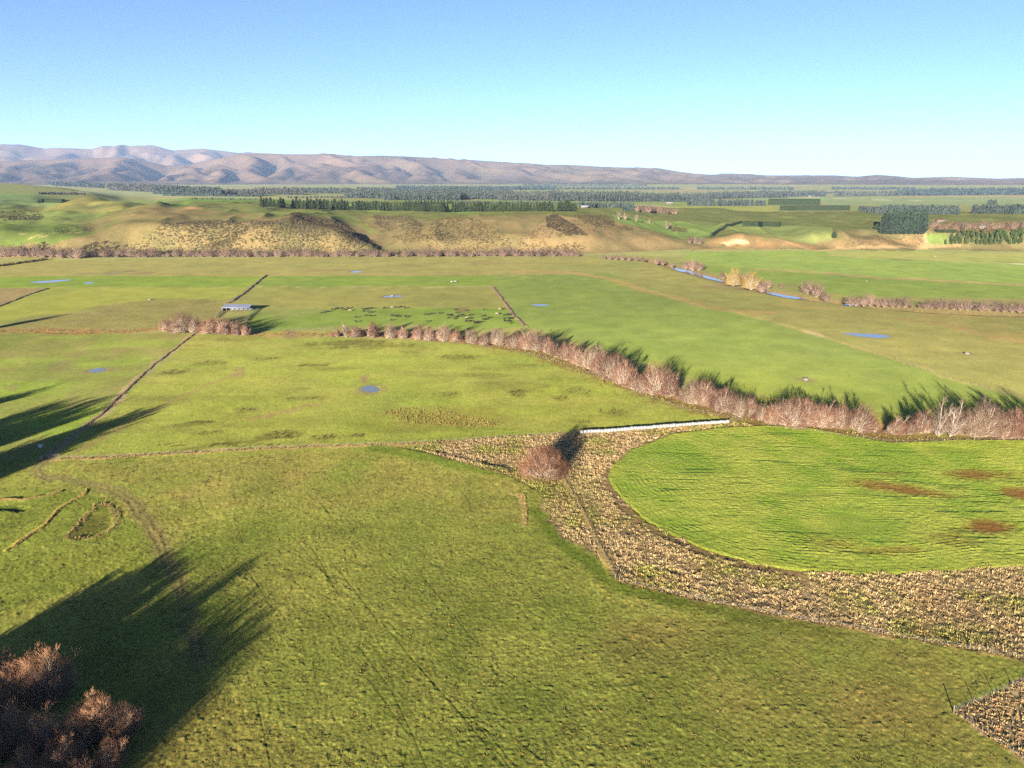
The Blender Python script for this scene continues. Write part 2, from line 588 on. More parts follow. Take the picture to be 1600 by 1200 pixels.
    wf = sstep(1500, 3500, r)[:, None]; cf = cf * (1 - .6 * wf) + D(180, 180, 130) * .6 * wf
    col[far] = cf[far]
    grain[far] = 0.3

    # flood plain pasture and the home paddock in front
    front = r < 960
    g1 = 0.5 + 0.5 * n3
    col[front] = (D(152, 158, 84) * (1 - g1[:, None]) + D(158, 160, 90) * g1[:, None])[front]
    fore = r < 330
    w = np.clip(0.5 + 0.45 * n2 + 0.35 * n3, 0, 1)[:, None]
    cfore = D(136, 150, 60) * (1 - w) + D(166, 162, 82) * w
    col[fore] = cfore[fore]
    grain[fore] = 1.0
    # straw tinge and stony turf towards the corner
    s = fill([(900, 960), (1240, 975), (1600, 1040), (1480, 1110), (1600, 1200), (1300, 1200), (1000, 1100)], D(146, 128, 72), 0.55, np.clip(0.5 + n3 + .6 * n2, 0, 1))
    s = fill([(150, 1000), (330, 1060), (700, 1330), (150, 1330)], D(142, 128, 66), 0.5, np.clip(0.5 + n3, 0, 1))
    s = fill([(100, 725), (560, 705), (820, 760), (830, 830), (600, 800), (300, 790)], D(160, 146, 80), 0.6, np.clip(0.55 + n3 + .5 * n2, 0, 1))
    s = fill([(-150, 770), (60, 760), (150, 775), (230, 830), (260, 880), (-150, 1000)], D(108, 132, 46), 0.6, np.clip(0.6 + n3, 0, 1))

    # middle paddock
    M = [(85, 716), (310, 520), (450, 528), (520, 529), (640, 532), (760, 541), (840, 553), (900, 576), (960, 598), (1010, 616), (1060, 633), (1110, 648),
         (1165, 656), (905, 677), (560, 697)]
    s = fill(M, D(152, 164, 68), 1, g=0.8)
    w = np.clip(0.5 + 0.9 * fbm(x[s] / 28 + 9, y[s] / 16, 71, 3), 0, 1)[:, None]
    col[s] = col[s] * (1 - .55 * w) + D(166, 164, 82) * .55 * w
    w = np.clip(fbm(x[s] / 40, y[s] / 14, 73, 3) * 2.2 - 0.55, 0, 1)[:, None]
    col[s] = col[s] * (1 - .6 * w) + D(124, 122, 62) * .6 * w
    # left paddock, drilled: fine streaks converging with its fence
    L = [(-200, 522), (0, 519), (150, 521), (304, 521), (66, 716), (0, 722), (-200, 738)]
    s = fill(L, D(142, 152, 70), 1, g=0.7)
    pa = np.array(G(305, 521)[:2]); pb = np.array(G(66, 716)[:2]); dv = (pb - pa) / np.linalg.norm(pb - pa)
    across = (x[s] - pa[0]) * dv[1] - (y[s] - pa[1]) * dv[0]; along = (x[s] - pa[0]) * dv[0] + (y[s] - pa[1]) * dv[1]
    st = fbm(across / 2.6, along / 60, 75, 2)
    w = np.clip(0.35 + 1.1 * st + .6 * n3[s], 0, 1)[:, None]
    col[s] = col[s] * (1 - .5 * w) + D(158, 142, 92) * .5 * w
    w = np.clip(fbm(x[s] / 60, y[s] / 22, 79, 2) * 2 - .2, 0, 1)[:, None]
    col[s] = col[s] * (1 - .6 * w) + D(150, 176, 60) * .6 * w

    # strips beyond the left part of the creek
    fill([(-200, 416), (60, 407), (440, 403), (930, 402), (960, 412), (800, 423), (770, 430), (420, 430), (-200, 432)], D(164, 162, 88), g=0.5)
    fill([(-200, 431.5), (415, 431), (398, 448), (-200, 450)], D(144, 168, 62), g=0.45)
    fill([(-200, 449), (398, 448.5), (356, 469), (245, 468), (160, 476), (100, 489), (30, 497), (0, 505), (-200, 510)], D(168, 176, 74), g=0.45)
    fill([(-200, 451), (75, 450), (0, 479), (-200, 540)], D(168, 152, 98), g=0.6)
    fill([(0, 513), (40, 500), (130, 488), (180, 475), (250, 468), (356, 469), (350, 480), (345, 500), (260, 512), (120, 516)], D(154, 152, 84), g=0.9)
    # cow paddock
    fill([(412, 431), (775, 430.5), (770, 447.5), (398, 448)], D(140, 164, 66), g=0.45)
    fill([(398, 448.5), (770, 448), (800, 482), (392, 483), (372, 477)], D(160, 162, 82), g=0.5)
    fill([(392, 483), (800, 482), (822, 511), (730, 516), (640, 506), (520, 510), (420, 519), (390, 515)], D(136, 160, 66), g=0.5)
    fill([(395, 480), (440, 479), (520, 484), (440, 500), (400, 490)], D(150, 156, 88), 0.5)
    # right-hand paddock
    s = fill([(775, 448), (775, 431), (960, 428), (1000, 447), (1180, 496), (1330, 541), (1440, 575), (1540, 605), (1800, 680), (1800, 700), (1600, 655), (1300, 640), (1100, 600),
              (960, 550), (840, 515), (822, 511)], D(142, 163, 74), g=0.45)
    w = sstep(450, 330, r[s])[:, None]
    col[s] = col[s] * (1 - w) + D(152, 170, 66) * w
    w = np.clip(.5 + n4[s] * 1.5, 0, 1)[:, None]
    col[s] = col[s] * (1 - .35 * w) + D(150, 158, 84) * .35 * w
    fill([(975, 428), (1000, 414), (1035, 408), (1100, 440), (1190, 461), (1250, 468), (1330, 480), (1600, 492), (1850, 500), (1850, 705), (1540, 605), (1440, 575), (1330, 541), (1180, 496), (1000, 447)],
         D(160, 160, 86), g=0.6)
    fill([(1150, 478), (1250, 470), (1330, 482), (1600, 494), (1850, 502), (1850, 560), (1600, 535), (1430, 500), (1250, 497)], D(168, 154, 88), 0.7, np.clip(.6 + n3 + n2, 0, 1))
    # strips beyond the river
    fill([(1062, 408), (1080, 394), (1290, 391), (1400, 389), (1850, 392), (1850, 446), (1600, 444), (1400, 436), (1200, 421), (1130, 416)], D(150, 176, 80), g=0.4)
    fill([(1062, 409), (1130, 417), (1200, 422), (1400, 437), (1600, 446), (1850, 452), (1850, 472), (1600, 466), (1330, 463), (1280, 455), (1200, 440), (1140, 432)], D(140, 164, 72), g=0.4)
    fill([(1290, 391), (1400, 389), (1850, 389), (1850, 411), (1600, 409), (1450, 406), (1300, 399)], D(170, 178, 92), g=0.4)
    stroke([(1190, 421), (1300, 427), (1370, 434), (1450, 437), (1600, 446), (1850, 458)], 6, D(186, 164, 104), 0.9, rag=.8)
    stroke([(1298, 399), (1360, 404), (1450, 406), (1530, 410), (1600, 412)], 4, D(196, 176, 122), 0.9, rag=.6)
    stroke([(1395, 405), (1420, 406.5)], 5, D(110, 96, 76), 0.7)

    fill([(1120, 322), (1200, 321), (1330, 322), (1330, 331), (1420, 336), (1640, 336), (1640, 349), (1440, 347), (1300, 354), (1170, 348), (1050, 340), (1010, 331)], D(176, 176, 108), .8, np.clip(.8 + .5 * n4, 0, 1))
    fill([(1060, 322), (1200, 322), (1215, 330), (1000, 331)], D(182, 186, 92), .7)
    fill([(1280, 307), (1640, 306), (1640, 320), (1560, 321), (1290, 321)], D(160, 178, 122), .8)
    fill([(1400, 304.5), (1640, 304), (1640, 308), (1400, 308)], D(196, 178, 132), .8)
    fill([(1160, 308), (1290, 309), (1290, 312), (1160, 312)], D(166, 190, 124), .8)
    fill([(1200, 332), (1640, 338), (1640, 341), (1200, 336)], D(186, 170, 120), .5)
    fill([(130, 298), (260, 300), (400, 308), (390, 311), (200, 306), (120, 303)], D(178, 188, 136), .8)
    for q_ in ((1310, 310, 9, .6), (1380, 312.5, 12, .6), (1430, 313.5, 10, .6), (1268, 308, 14, .7), (1240, 357, 14, .5), (1270, 358, 12, .5), (1500, 389, 20, .8), (1600, 413, 20, .7)):
        blob(*q_, D(225, 215, 180), .8, rag=.8)
    # hills ---------------------------------------------------------------
    hs = (r > 940) & (r < 1750) & vis
    hw = hs & (zb > 1.0)
    slope = (base_T(x * 1.012, y * 1.012) - base_T(x * 0.988, y * 0.988)) / (0.024 * r)
    tan_m = np.clip(sstep(0.03, 0.12, slope) + .5 * n2 + .35 * n3 - .1, 0, 1)[:, None]
    gcol = D(140, 148, 82, .36); tcol = D(164, 148, 100, .36)
    col[hw] = (gcol * (1 - tan_m) + tcol * tan_m)[hw]
    grain[hs] = 0.7
    fill([(-60, 395), (0, 385), (80, 382), (150, 366), (120, 352), (0, 346), (-200, 346), (-200, 395)], D(130, 152, 70, .40), 0.9)
    fill([(-200, 346), (0, 347), (120, 352), (220, 330), (130, 326), (0, 322), (-200, 322)], D(140, 160, 80), 0.8, np.clip(.8 + n2, 0, 1))
    fill([(-200, 322), (0, 322), (70, 321), (45, 332), (100, 312), (60, 303), (-200, 304)], D(140, 165, 100), 0.8)
    fill([(60, 330), (110, 312), (150, 307), (230, 316), (190, 327), (130, 333)], D(158, 156, 84), 0.8, np.clip(.8 + n3, 0, 1))
    fill([(120, 350), (190, 327), (245, 317), (320, 326), (395, 336), (330, 347), (250, 362), (170, 372)], D(164, 148, 96, .35), 0.85, np.clip(.8 + n2, 0, 1))
    fill([(250, 318), (300, 316), (420, 316), (560, 327), (700, 331), (880, 331), (880, 322), (550, 318), (420, 310), (300, 310)], D(132, 158, 78), 0.9)
    fill([(430, 336), (540, 346), (600, 372), (575, 350), (540, 335), (470, 329), (420, 326)], D(150, 160, 84), 0.7)
    fill([(800, 396), (850, 345), (880, 338), (960, 345), (1070, 378), (1060, 390), (940, 396)], D(182, 158, 110, .36), 0.85, np.clip(.85 + n2, 0, 1))
    fill([(955, 335), (1040, 345), (1110, 352), (1130, 350), (1100, 374), (1060, 372), (1020, 360), (960, 345)], D(140, 166, 84), 0.85)
    fill([(1110, 352), (1165, 349), (1300, 355), (1300, 372), (1250, 380), (1180, 372)], D(150, 164, 92), 0.8)
    fill([(1070, 390), (1120, 372), (1180, 366), (1250, 380), (1300, 388), (1200, 390)], D(186, 152, 104, .40), 0.8, np.clip(.8 + n2, 0, 1))
    fill([(1290, 386), (1320, 368), (1440, 366), (1455, 384), (1400, 388)], D(178, 148, 104, .40), 0.8, np.clip(.75 + n2, 0, 1))
    fill([(1445, 366), (1478, 362), (1490, 380), (1455, 382)], D(140, 168, 84), 0.8)
    stroke([(1275, 392), (1310, 389), (1350, 386), (1400, 385), (1450, 383)], 4, D(208, 176, 124), 0.9, rag=.5)
    stroke([(1442, 362), (1444, 372), (1452, 382), (1500, 383)], 3, D(200, 170, 118), 0.9)
    stroke([(1200, 370), (1240, 382), (1275, 391)], 3, D(196, 166, 114), 0.8)
    # pale rock and slips
    for b_ in ((1150, 377, 14, 3.5), (1160, 379, 8, 3), (1135, 380, 8, 2)):
        blob(*b_, D(226, 206, 158), 0.9, rag=1)
    for b_ in ((18, 372, 10, .8), (55, 368.5, 8, .9), (70, 368, 6, .8), (30, 366.5, 10, .6), (107, 363.5, 5, .5), (300, 325.5, 12, 2.2), (228, 379, 6, .6), (120, 363, 4, .5)):
        blob(*b_, D(214, 190, 128) if b_[0] != 300 else D(206, 164, 112), 0.9, rag=1)
    # rank grass at the hill foot
    stroke([(-100, 404), (60, 402), (200, 401), (400, 402), (600, 401), (780, 400), (900, 400)], 8, D(160, 146, 92), 0.7, rag=1)

    # dry seams, tracks and banks on the plain -----------------------------
    straw = D(196, 170, 108)
    stroke([(-200, 517), (0, 517), (70, 516), (140, 518), (210, 517), (260, 513), (312, 516)], 6.5, D(178, 146, 86), 0.9, rag=1.2)
    stroke([(60, 520), (100, 521), (160, 521)], 1.5, D(150, 96, 56), 0.8, rag=1)
    stroke([(380, 521), (450, 523), (520, 522), (640, 524), (720, 531)], 7, D(168, 142, 82), 0.85, rag=1.2)
    stroke([(720, 532), (830, 548), (900, 572), (960, 594), (1040, 622), (1110, 642), (1200, 660), (1320, 678), (1440, 686), (1600, 690), (1800, 694)], 7, D(136, 112, 66), 0.85, rag=1.2)
    stroke([(306, 521), (262, 553), (225, 583), (180, 628), (120, 676), (68, 717)], 1.7, D(186, 164, 118), .95, rag=.4)
    stroke([(92, 717), (200, 713), (340, 705), (480, 698), (560, 696), (640, 694), (720, 689), (800, 683), (905, 677)], 1.6, straw, 0.9, rag=.8)
    stroke([(930, 402), (600, 424), (420, 430), (200, 431), (-200, 431)], 2.5, D(180, 168, 98), 0.0)
    stroke([(-200, 430.5), (200, 430), (412, 430), (600, 429), (800, 428), (900, 427)], 4, D(186, 164, 100), 0.7, rag=.8)
    stroke([(398, 448.3), (770, 448)], 1.5, D(196, 186, 124), 0.7)
    stroke([(75, 449), (300, 449)], 1.5, D(176, 160, 100), 0.5)
    stroke([(75, 450.5), (40, 462), (0, 478), (-100, 512)], 1.4, D(184, 158, 112), 0.9)
    stroke([(240, 468), (300, 467), (358, 469)], 1.4, D(150, 132, 86), 0.6)
    stroke([(416, 430), (396, 446), (375, 463), (357, 474)], 1.5, D(160, 144, 102), 0.9)
    stroke([(768, 447), (790, 475), (806, 496), (822, 510)], 1.3, D(176, 156, 112), .9)
    stroke([(800, 424), (880, 425), (920, 430), (962, 438), (1010, 455), (1060, 466), (1110, 480), (1150, 486), (1200, 488)], 6.5, D(186, 160, 96), 0.85, rag=.7)
    stroke([(800, 431), (830, 434), (900, 443), (980, 451)], 1.3, D(186, 180, 106), 0.5)
    stroke([(1000, 448), (1050, 466), (1100, 478), (1180, 496), (1262, 518), (1330, 540), (1420, 568), (1500, 596), (1600, 622)], 1.8, D(186, 172, 102), 0.6, rag=.8)
    stroke([(1260, 518), (1280, 525)], 3, D(200, 182, 130), 0.7)
    stroke([(1400, 497), (1470, 507), (1540, 524), (1620, 540)], 3, D(182, 150, 96), 0.7, rag=.8)
    stroke([(1300, 520), (1320, 519), (1400, 519), (1396, 513), (1340, 508)], 1.6, D(186, 174, 108), 0.5)
    stroke([(1000, 531), (1060, 530), (1100, 529.5)], 1.0, D(184, 186, 116), 0.35)
    # muddy ground round troughs, gateways and puddles
    mud = D(150, 128, 92)
    for b_ in ((612, 463, 22, 2.6, .7), (205, 424, 12, 1.2, .8), (230, 426, 20, 1.2, .5), (375, 581, 9, 8, .6), (572, 592, 6, 7, .7), (580, 609, 24, 8, .55), (157, 579, 24, 4, .6), (1258, 593, 16, 3, .7),
               (1512, 553, 14, 2.2, .7), (455, 522, 12, 6, .8), (725, 484, 16, 5, .6), (75, 715, 12, 6, .8), (150, 455, 6, 1, .3), (510, 423, 30, 1.5, .5), (1240, 445, 30, 3, .35),
               (640, 414, 25, 2, .4), (760, 411, 30, 2.5, .5), (1140, 449, 40, 4, .4), (215, 543, 25, 2.5, .35), (18, 606, 12, 5, .4), (100, 570, 20, 8, .35), (115, 622, 10, 10, .35)):
        blob(b_[0], b_[1], b_[2], b_[3], mud, b_[4])
    stroke([(372, 585), (330, 600), (285, 618), (230, 645), (180, 672), (120, 708)], 2.0, D(158, 138, 90), 0.55, rag=.8)
    stroke([(400, 655), (440, 645), (475, 636), (500, 632)], 2.4, D(162, 136, 92), 0.55, rag=.8)
    stroke([(780, 565), (900, 575), (1000, 603)], .8, D(120, 120, 60), 0.35)
    stroke([(594, 651), (640, 657), (700, 668), (800, 672)], 1.2, D(116, 140, 52), 0.6)
    stroke([(600, 665), (660, 667), (790, 675)], 3.0, D(132, 150, 52), 0.4)
    # dark rushy patches in the middle paddock
    for b_ in ((550, 536, 55, 4, .55), (520, 544, 25, 2, .5), (610, 540, 45, 4, .4), (420, 560, 22, 2, .4), (490, 571, 28, 2.4, .5), (640, 550, 18, 2, .3), (715, 557, 38, 3, .45),
               (810, 614, 14, 5, .6), (876, 622, 14, 4, .5), (900, 612, 24, 5, .3), (957, 644, 26, 6, .5), (905, 658, 20, 3, .4), (760, 587, 30, 4, .35), (700, 616, 18, 4, .35),
               (470, 608, 14, 2, .35), (330, 567, 24, 3, .4), (270, 582, 24, 4, .5), (385, 640, 20, 5, .45), (310, 661, 24, 3, .5), (325, 676, 24, 3, .4), (440, 680, 30, 6, .5), (340, 696, 90, 3, .5),
               (560, 681, 20, 3, .4), (505, 684, 18, 4, .4), (480, 622, 30, 3, .35), (850, 605, 10, 3, .3), (380, 530, 30, 3, .35)):
        blob(b_[0], b_[1], b_[2], b_[3], D(104, 98, 48), b_[4], rag=1.4)
    blob(690, 652, 95, 17, D(150, 142, 70), .5, rag=.8)

    # vehicle track across the home paddock: two bare wheel lines
    tr = [(72, 716), (60, 730), (62, 738), (78, 746), (110, 749), (150, 756), (185, 768), (212, 790), (232, 815), (243, 835), (252, 860), (268, 895), (285, 935), (300, 985), (312, 1030)]
    stroke(tr, 2.4, D(140, 128, 84), 0.5, rag=.8, dz=-.03, g=.8)
    P = np.array(Gxy(tr)); tg = np.gradient(P, axis=0); tg /= np.linalg.norm(tg, axis=1)[:, None]; nn = np.c_[-tg[:, 1], tg[:, 0]]
    for sgn in (-1, 1):
        Q = [tuple(p) for p in P + nn * sgn * 0.85]
        s = np.nonzero((r < 340) & vis & (x < -30))[0]
        d, _ = seg_dist(jx[s], jy[s], Q); k = np.clip(.45 + .4 * n2[s], .1, .7) * (1 - sstep(.2, .7, d))
        col[s] = col[s] * (1 - k[:, None]) + D(128, 110, 78) * k[:, None]; Z[s] -= 0.06 * k
    # wheel marks of tractors that turned in the paddock
    dk = D(70, 84, 28)
    for ln in ([(493, 775), (508, 795), (527, 818)], [(548, 750), (567, 774)], [(460, 840), (485, 870), (515, 905)], [(484, 852), (500, 875), (512, 900), (530, 930)], [(702, 757), (722, 768), (734, 785), (735, 800)],
               [(748, 745), (770, 755), (784, 772)], [(280, 775), (286, 785), (286, 800)], [(311, 777), (315, 790)], [(330, 812), (317, 832)], [(370, 820), (380, 850)], [(595, 970), (640, 1025), (720, 1115), (790, 1200)],
               [(560, 1010), (610, 1075), (650, 1160), (680, 1230)], [(575, 1060), (640, 1150)], [(720, 1115), (760, 1140), (830, 1230)], [(380, 885), (400, 910), (425, 950)], [(660, 900), (700, 950), (740, 1000)],
               [(730, 1110), (790, 1190), (840, 1250)], [(520, 880), (560, 930), (590, 970)], [(800, 1150), (850, 1190), (900, 1230)], [(400, 1090), (420, 1180), (430, 1250)]):
        stroke(ln, .16, dk, .55, dz=-.05, soft=.6, straight=True)
    stroke([(585, 700), (640, 708), (700, 722), (760, 735), (830, 746)], 3.4, D(104, 128, 42), .7)  # shade on the bank's far slope, painted as a dark green strip
    stroke([(800, 770), (815, 775), (820, 800), (818, 820)], .8, straw, .8, rag=.8)
    # bunkers of the old banks at left
    stroke([(-40, 785), (30, 781), (70, 775), (98, 767)], 0.8, D(176, 152, 92), .9, dz=.45, rag=.8)
    stroke([(15, 858), (60, 828), (95, 793), (125, 775), (135, 765)], 0.5, D(184, 160, 84), .9, dz=.3, rag=.8)
    stroke([(-30, 792), (20, 793), (34, 797)], 1.3, D(70, 92, 30), .8, dz=-.6)  # hollow in the turf, with the bank's shadow painted dark green
    ring = [(105, 840), (112, 830), (128, 812), (140, 802), (150, 788), (165, 788), (178, 797), (184, 808), (180, 820), (165, 832), (140, 840), (112, 842)]
    fill(ring, D(116, 118, 52), .45)
    blob(143, 820, 26, 14, D(100, 96, 48), .5, dz=-.35)
    stroke(ring, 0.9, D(160, 146, 86), .6, dz=.18, rag=1.1)

    # rough corner, tussock ground and the headland round the crop
    s = fill(TUSSOCK, D(208, 180, 120), 1, g=.9)
    w = np.clip(fbm(x[s] / 9, y[s] / 9, 91, 3) * 1.6 + .1, 0, 1)[:, None]
    col[s] = col[s] * (1 - w) + D(152, 150, 78) * w
    w = np.clip(fbm(x[s] / 4, y[s] / 4, 95, 3) * 1.8 - .25, 0, 1)[:, None]
    col[s] = col[s] * (1 - w) + D(150, 126, 90) * w
    fill(CORNER, D(200, 172, 124), 1, g=.8)
    stroke([(955, 735), (948, 750), (965, 785), (1000, 820), (1040, 842), (1100, 865), (1180, 888), (1250, 900)], 3.0, D(138, 112, 76), .8, rag=.6)
    stroke([(905, 672), (985, 670), (1060, 668), (1145, 660)], 2.0, D(176, 140, 88), .7)
    stroke([(1150, 664), (1200, 664), (1250, 668), (1330, 682), (1400, 690), (1500, 688), (1600, 687), (1800, 690)], 3, D(122, 104, 58), .9)
    stroke([(880, 748), (905, 790), (935, 850), (962, 905)], 1.0, D(190, 166, 96), .9, dz=.2)
    stroke([(965, 907), (1060, 930), (1160, 950), (1240, 966), (1360, 986), (1480, 1008), (1600, 1030), (1750, 1058)], 1.1, D(196, 168, 104), .8, rag=.7)
    stroke([(840, 800), (880, 850), (930, 890), (970, 918), (1050, 938)], 2.5, D(98, 120, 38), .7)
    stroke([(1040, 932), (1160, 962), (1300, 990)], 3, D(104, 116, 44), .5)
    s = fill(CROP, D(120, 104, 62), 1)

    # water lies flat
    for (px, v, rx, ry) in POND_SPOTS:
        blob(px, v, rx * 1.15, ry * 1.35, D(140, 132, 96), .6, rag=.4)
    global RIVER_A, RIVER_B
    for pts in (RIVER,):
        P = Gxy(pts)
        s = np.nonzero((r > 500) & (r < 1050) & vis)[0]
        d, _ = seg_dist(x[s], y[s], P)
        Z[s] -= 2.4 * (1 - sstep(5, 11, d))
        k = .8 * (1 - sstep(8, 17, d))
        col[s] = col[s] * (1 - k[:, None]) + D(160, 140, 92) * k[:, None]

    # grass clumps: real relief close to the camera, thinning out with distance
    fade = 1 - sstep(200, 420, r)
    cl = .55 * fbm(x / .6, y / .6, 101, 3) + .35 * fbm(x / 3.2, y / 3.2, 103, 2)
    cl = cl + 1.5 * np.clip(noise(x / 1.1, y / 1.1, 105) - .48 + .25 * n2, 0, 1) - .9 * np.clip(noise(x / .9, y / .9, 107) - .55, 0, 1)
    hmp = np.where(r < 340, .125, .07) * (0.4 + .6 * grain)
    Z += fade * hmp * cl
    for (px, v, rx, ry) in POND_SPOTS:
        cx, cy = flat(px, v)
        ex = rx * px_m(cx, cy, 0)
        m = (np.abs(x - cx) < 2.5 * ex + 3) & (np.abs(y - cy) < 2.5 * ex + 40)
        s = np.nonzero(m)[0]
        ey = (CAM_H / tan_dep(px, v - ry) - CAM_H / tan_dep(px, v + ry)) / 2
        h = math.hypot(cx, cy)
        a_ = ((x[s] - cx) * cy - (y[s] - cy) * cx) / h / ex; b_ = ((x[s] - cx) * cx + (y[s] - cy) * cy) / h / ey
        q = np.hypot(a_, b_)
        w = 1 - sstep(1.2, 1.9, q)
        Z[s] = Z[s] * (1 - w) + w * (pond_level(cx, cy) - .12 + .1 * np.clip(q, 0, 1.4))

    # brightness and hue drift inside every field
    lum = col @ np.array([.3, .6, .1]); flatm = ((~hw) * sstep(230, 480, r) * (r < 1500))[:, None]
    col = col * (1 - flatm) + flatm * (col * .95 + lum[:, None] * .05) * np.array([1.0, .965, .98])
    col *= (1 + .10 * n2 + .10 * n3 + .05 * n4)[:, None]
    col[:, 0] *= 1 + .06 * n3; col[:, 2] *= 1 - .08 * n2
    col = np.clip(col, 0.004, 0.6)

    idx = np.arange(n).reshape(nr, na)
    q = np.stack([idx[:-1, :-1], idx[1:, :-1], idx[1:, 1:], idx[:-1, 1:]], -1).reshape(-1, 4)[:, ::-1]
    # the join behind the camera and the small disc under it
    seam = np.stack([idx[:-1, -1], idx[1:, -1], idx[1:, 0], idx[:-1, 0]], -1)[:, ::-1]
    V = np.c_[x, y, Z]
    me = mesh_np('ground', V, [q, seam], ground_mat(), smooth=True, col=col)
    nap = .74 - .48 * sstep(330, 620, r)
    nap = np.where(hw, .12, nap); nap = np.where(r > 1500, .10, nap)
    a = me.attributes.new('nap', 'FLOAT', 'POINT'); a.data.foreach_set('value', nap.astype(np.float32))
    a = me.attributes.new('grain', 'FLOAT', 'POINT'); a.data.foreach_set('value', grain.astype(np.float32))
    o = link('ground', me)
    tag(o, 'green and straw coloured farmland of paddocks rising to low hills', None, kind='structure')
    return o


def pond_level(cx, cy):
    return float(T(cx, cy)) - 0.02


RIVER = [(1000, 404), (1030, 411), (1060, 419.5), (1090, 428), (1130, 438.5), (1160, 448), (1195, 455), (1230, 461.5), (1262, 466.5), (1300, 470), (1325, 474), (1370, 479), (1440, 485), (1520, 488.5), (1600, 491), (1750, 496)]
TUSSOCK = [(640, 701), (720, 690), (800, 683), (905, 677), (1150, 660), (1180, 666), (1050, 676), (985, 703), (955, 730), (952, 760), (1000, 812), (1100, 862), (1230, 893), (1350, 900), (1600, 884), (1800, 872),
           (1800, 1070), (1600, 1029), (1480, 1008), (1240, 966), (1060, 930), (966, 906), (925, 860), (880, 840), (848, 800), (850, 772), (800, 745), (720, 722)]
CORNER = [(1490, 1113), (1600, 1062), (1800, 975), (1800, 1330), (1600, 1188)]
CROP = [(955, 728), (985, 703), (1050, 678), (1130, 668), (1200, 665), (1260, 668), (1330, 681), (1390, 691), (1440, 690), (1500, 687), (1600, 688), (1850, 684),
        (1850, 868), (1700, 878), (1600, 886), (1500, 893), (1350, 899), (1260, 893), (1180, 882), (1100, 858), (1040, 832), (1000, 806), (965, 772), (951, 748)]


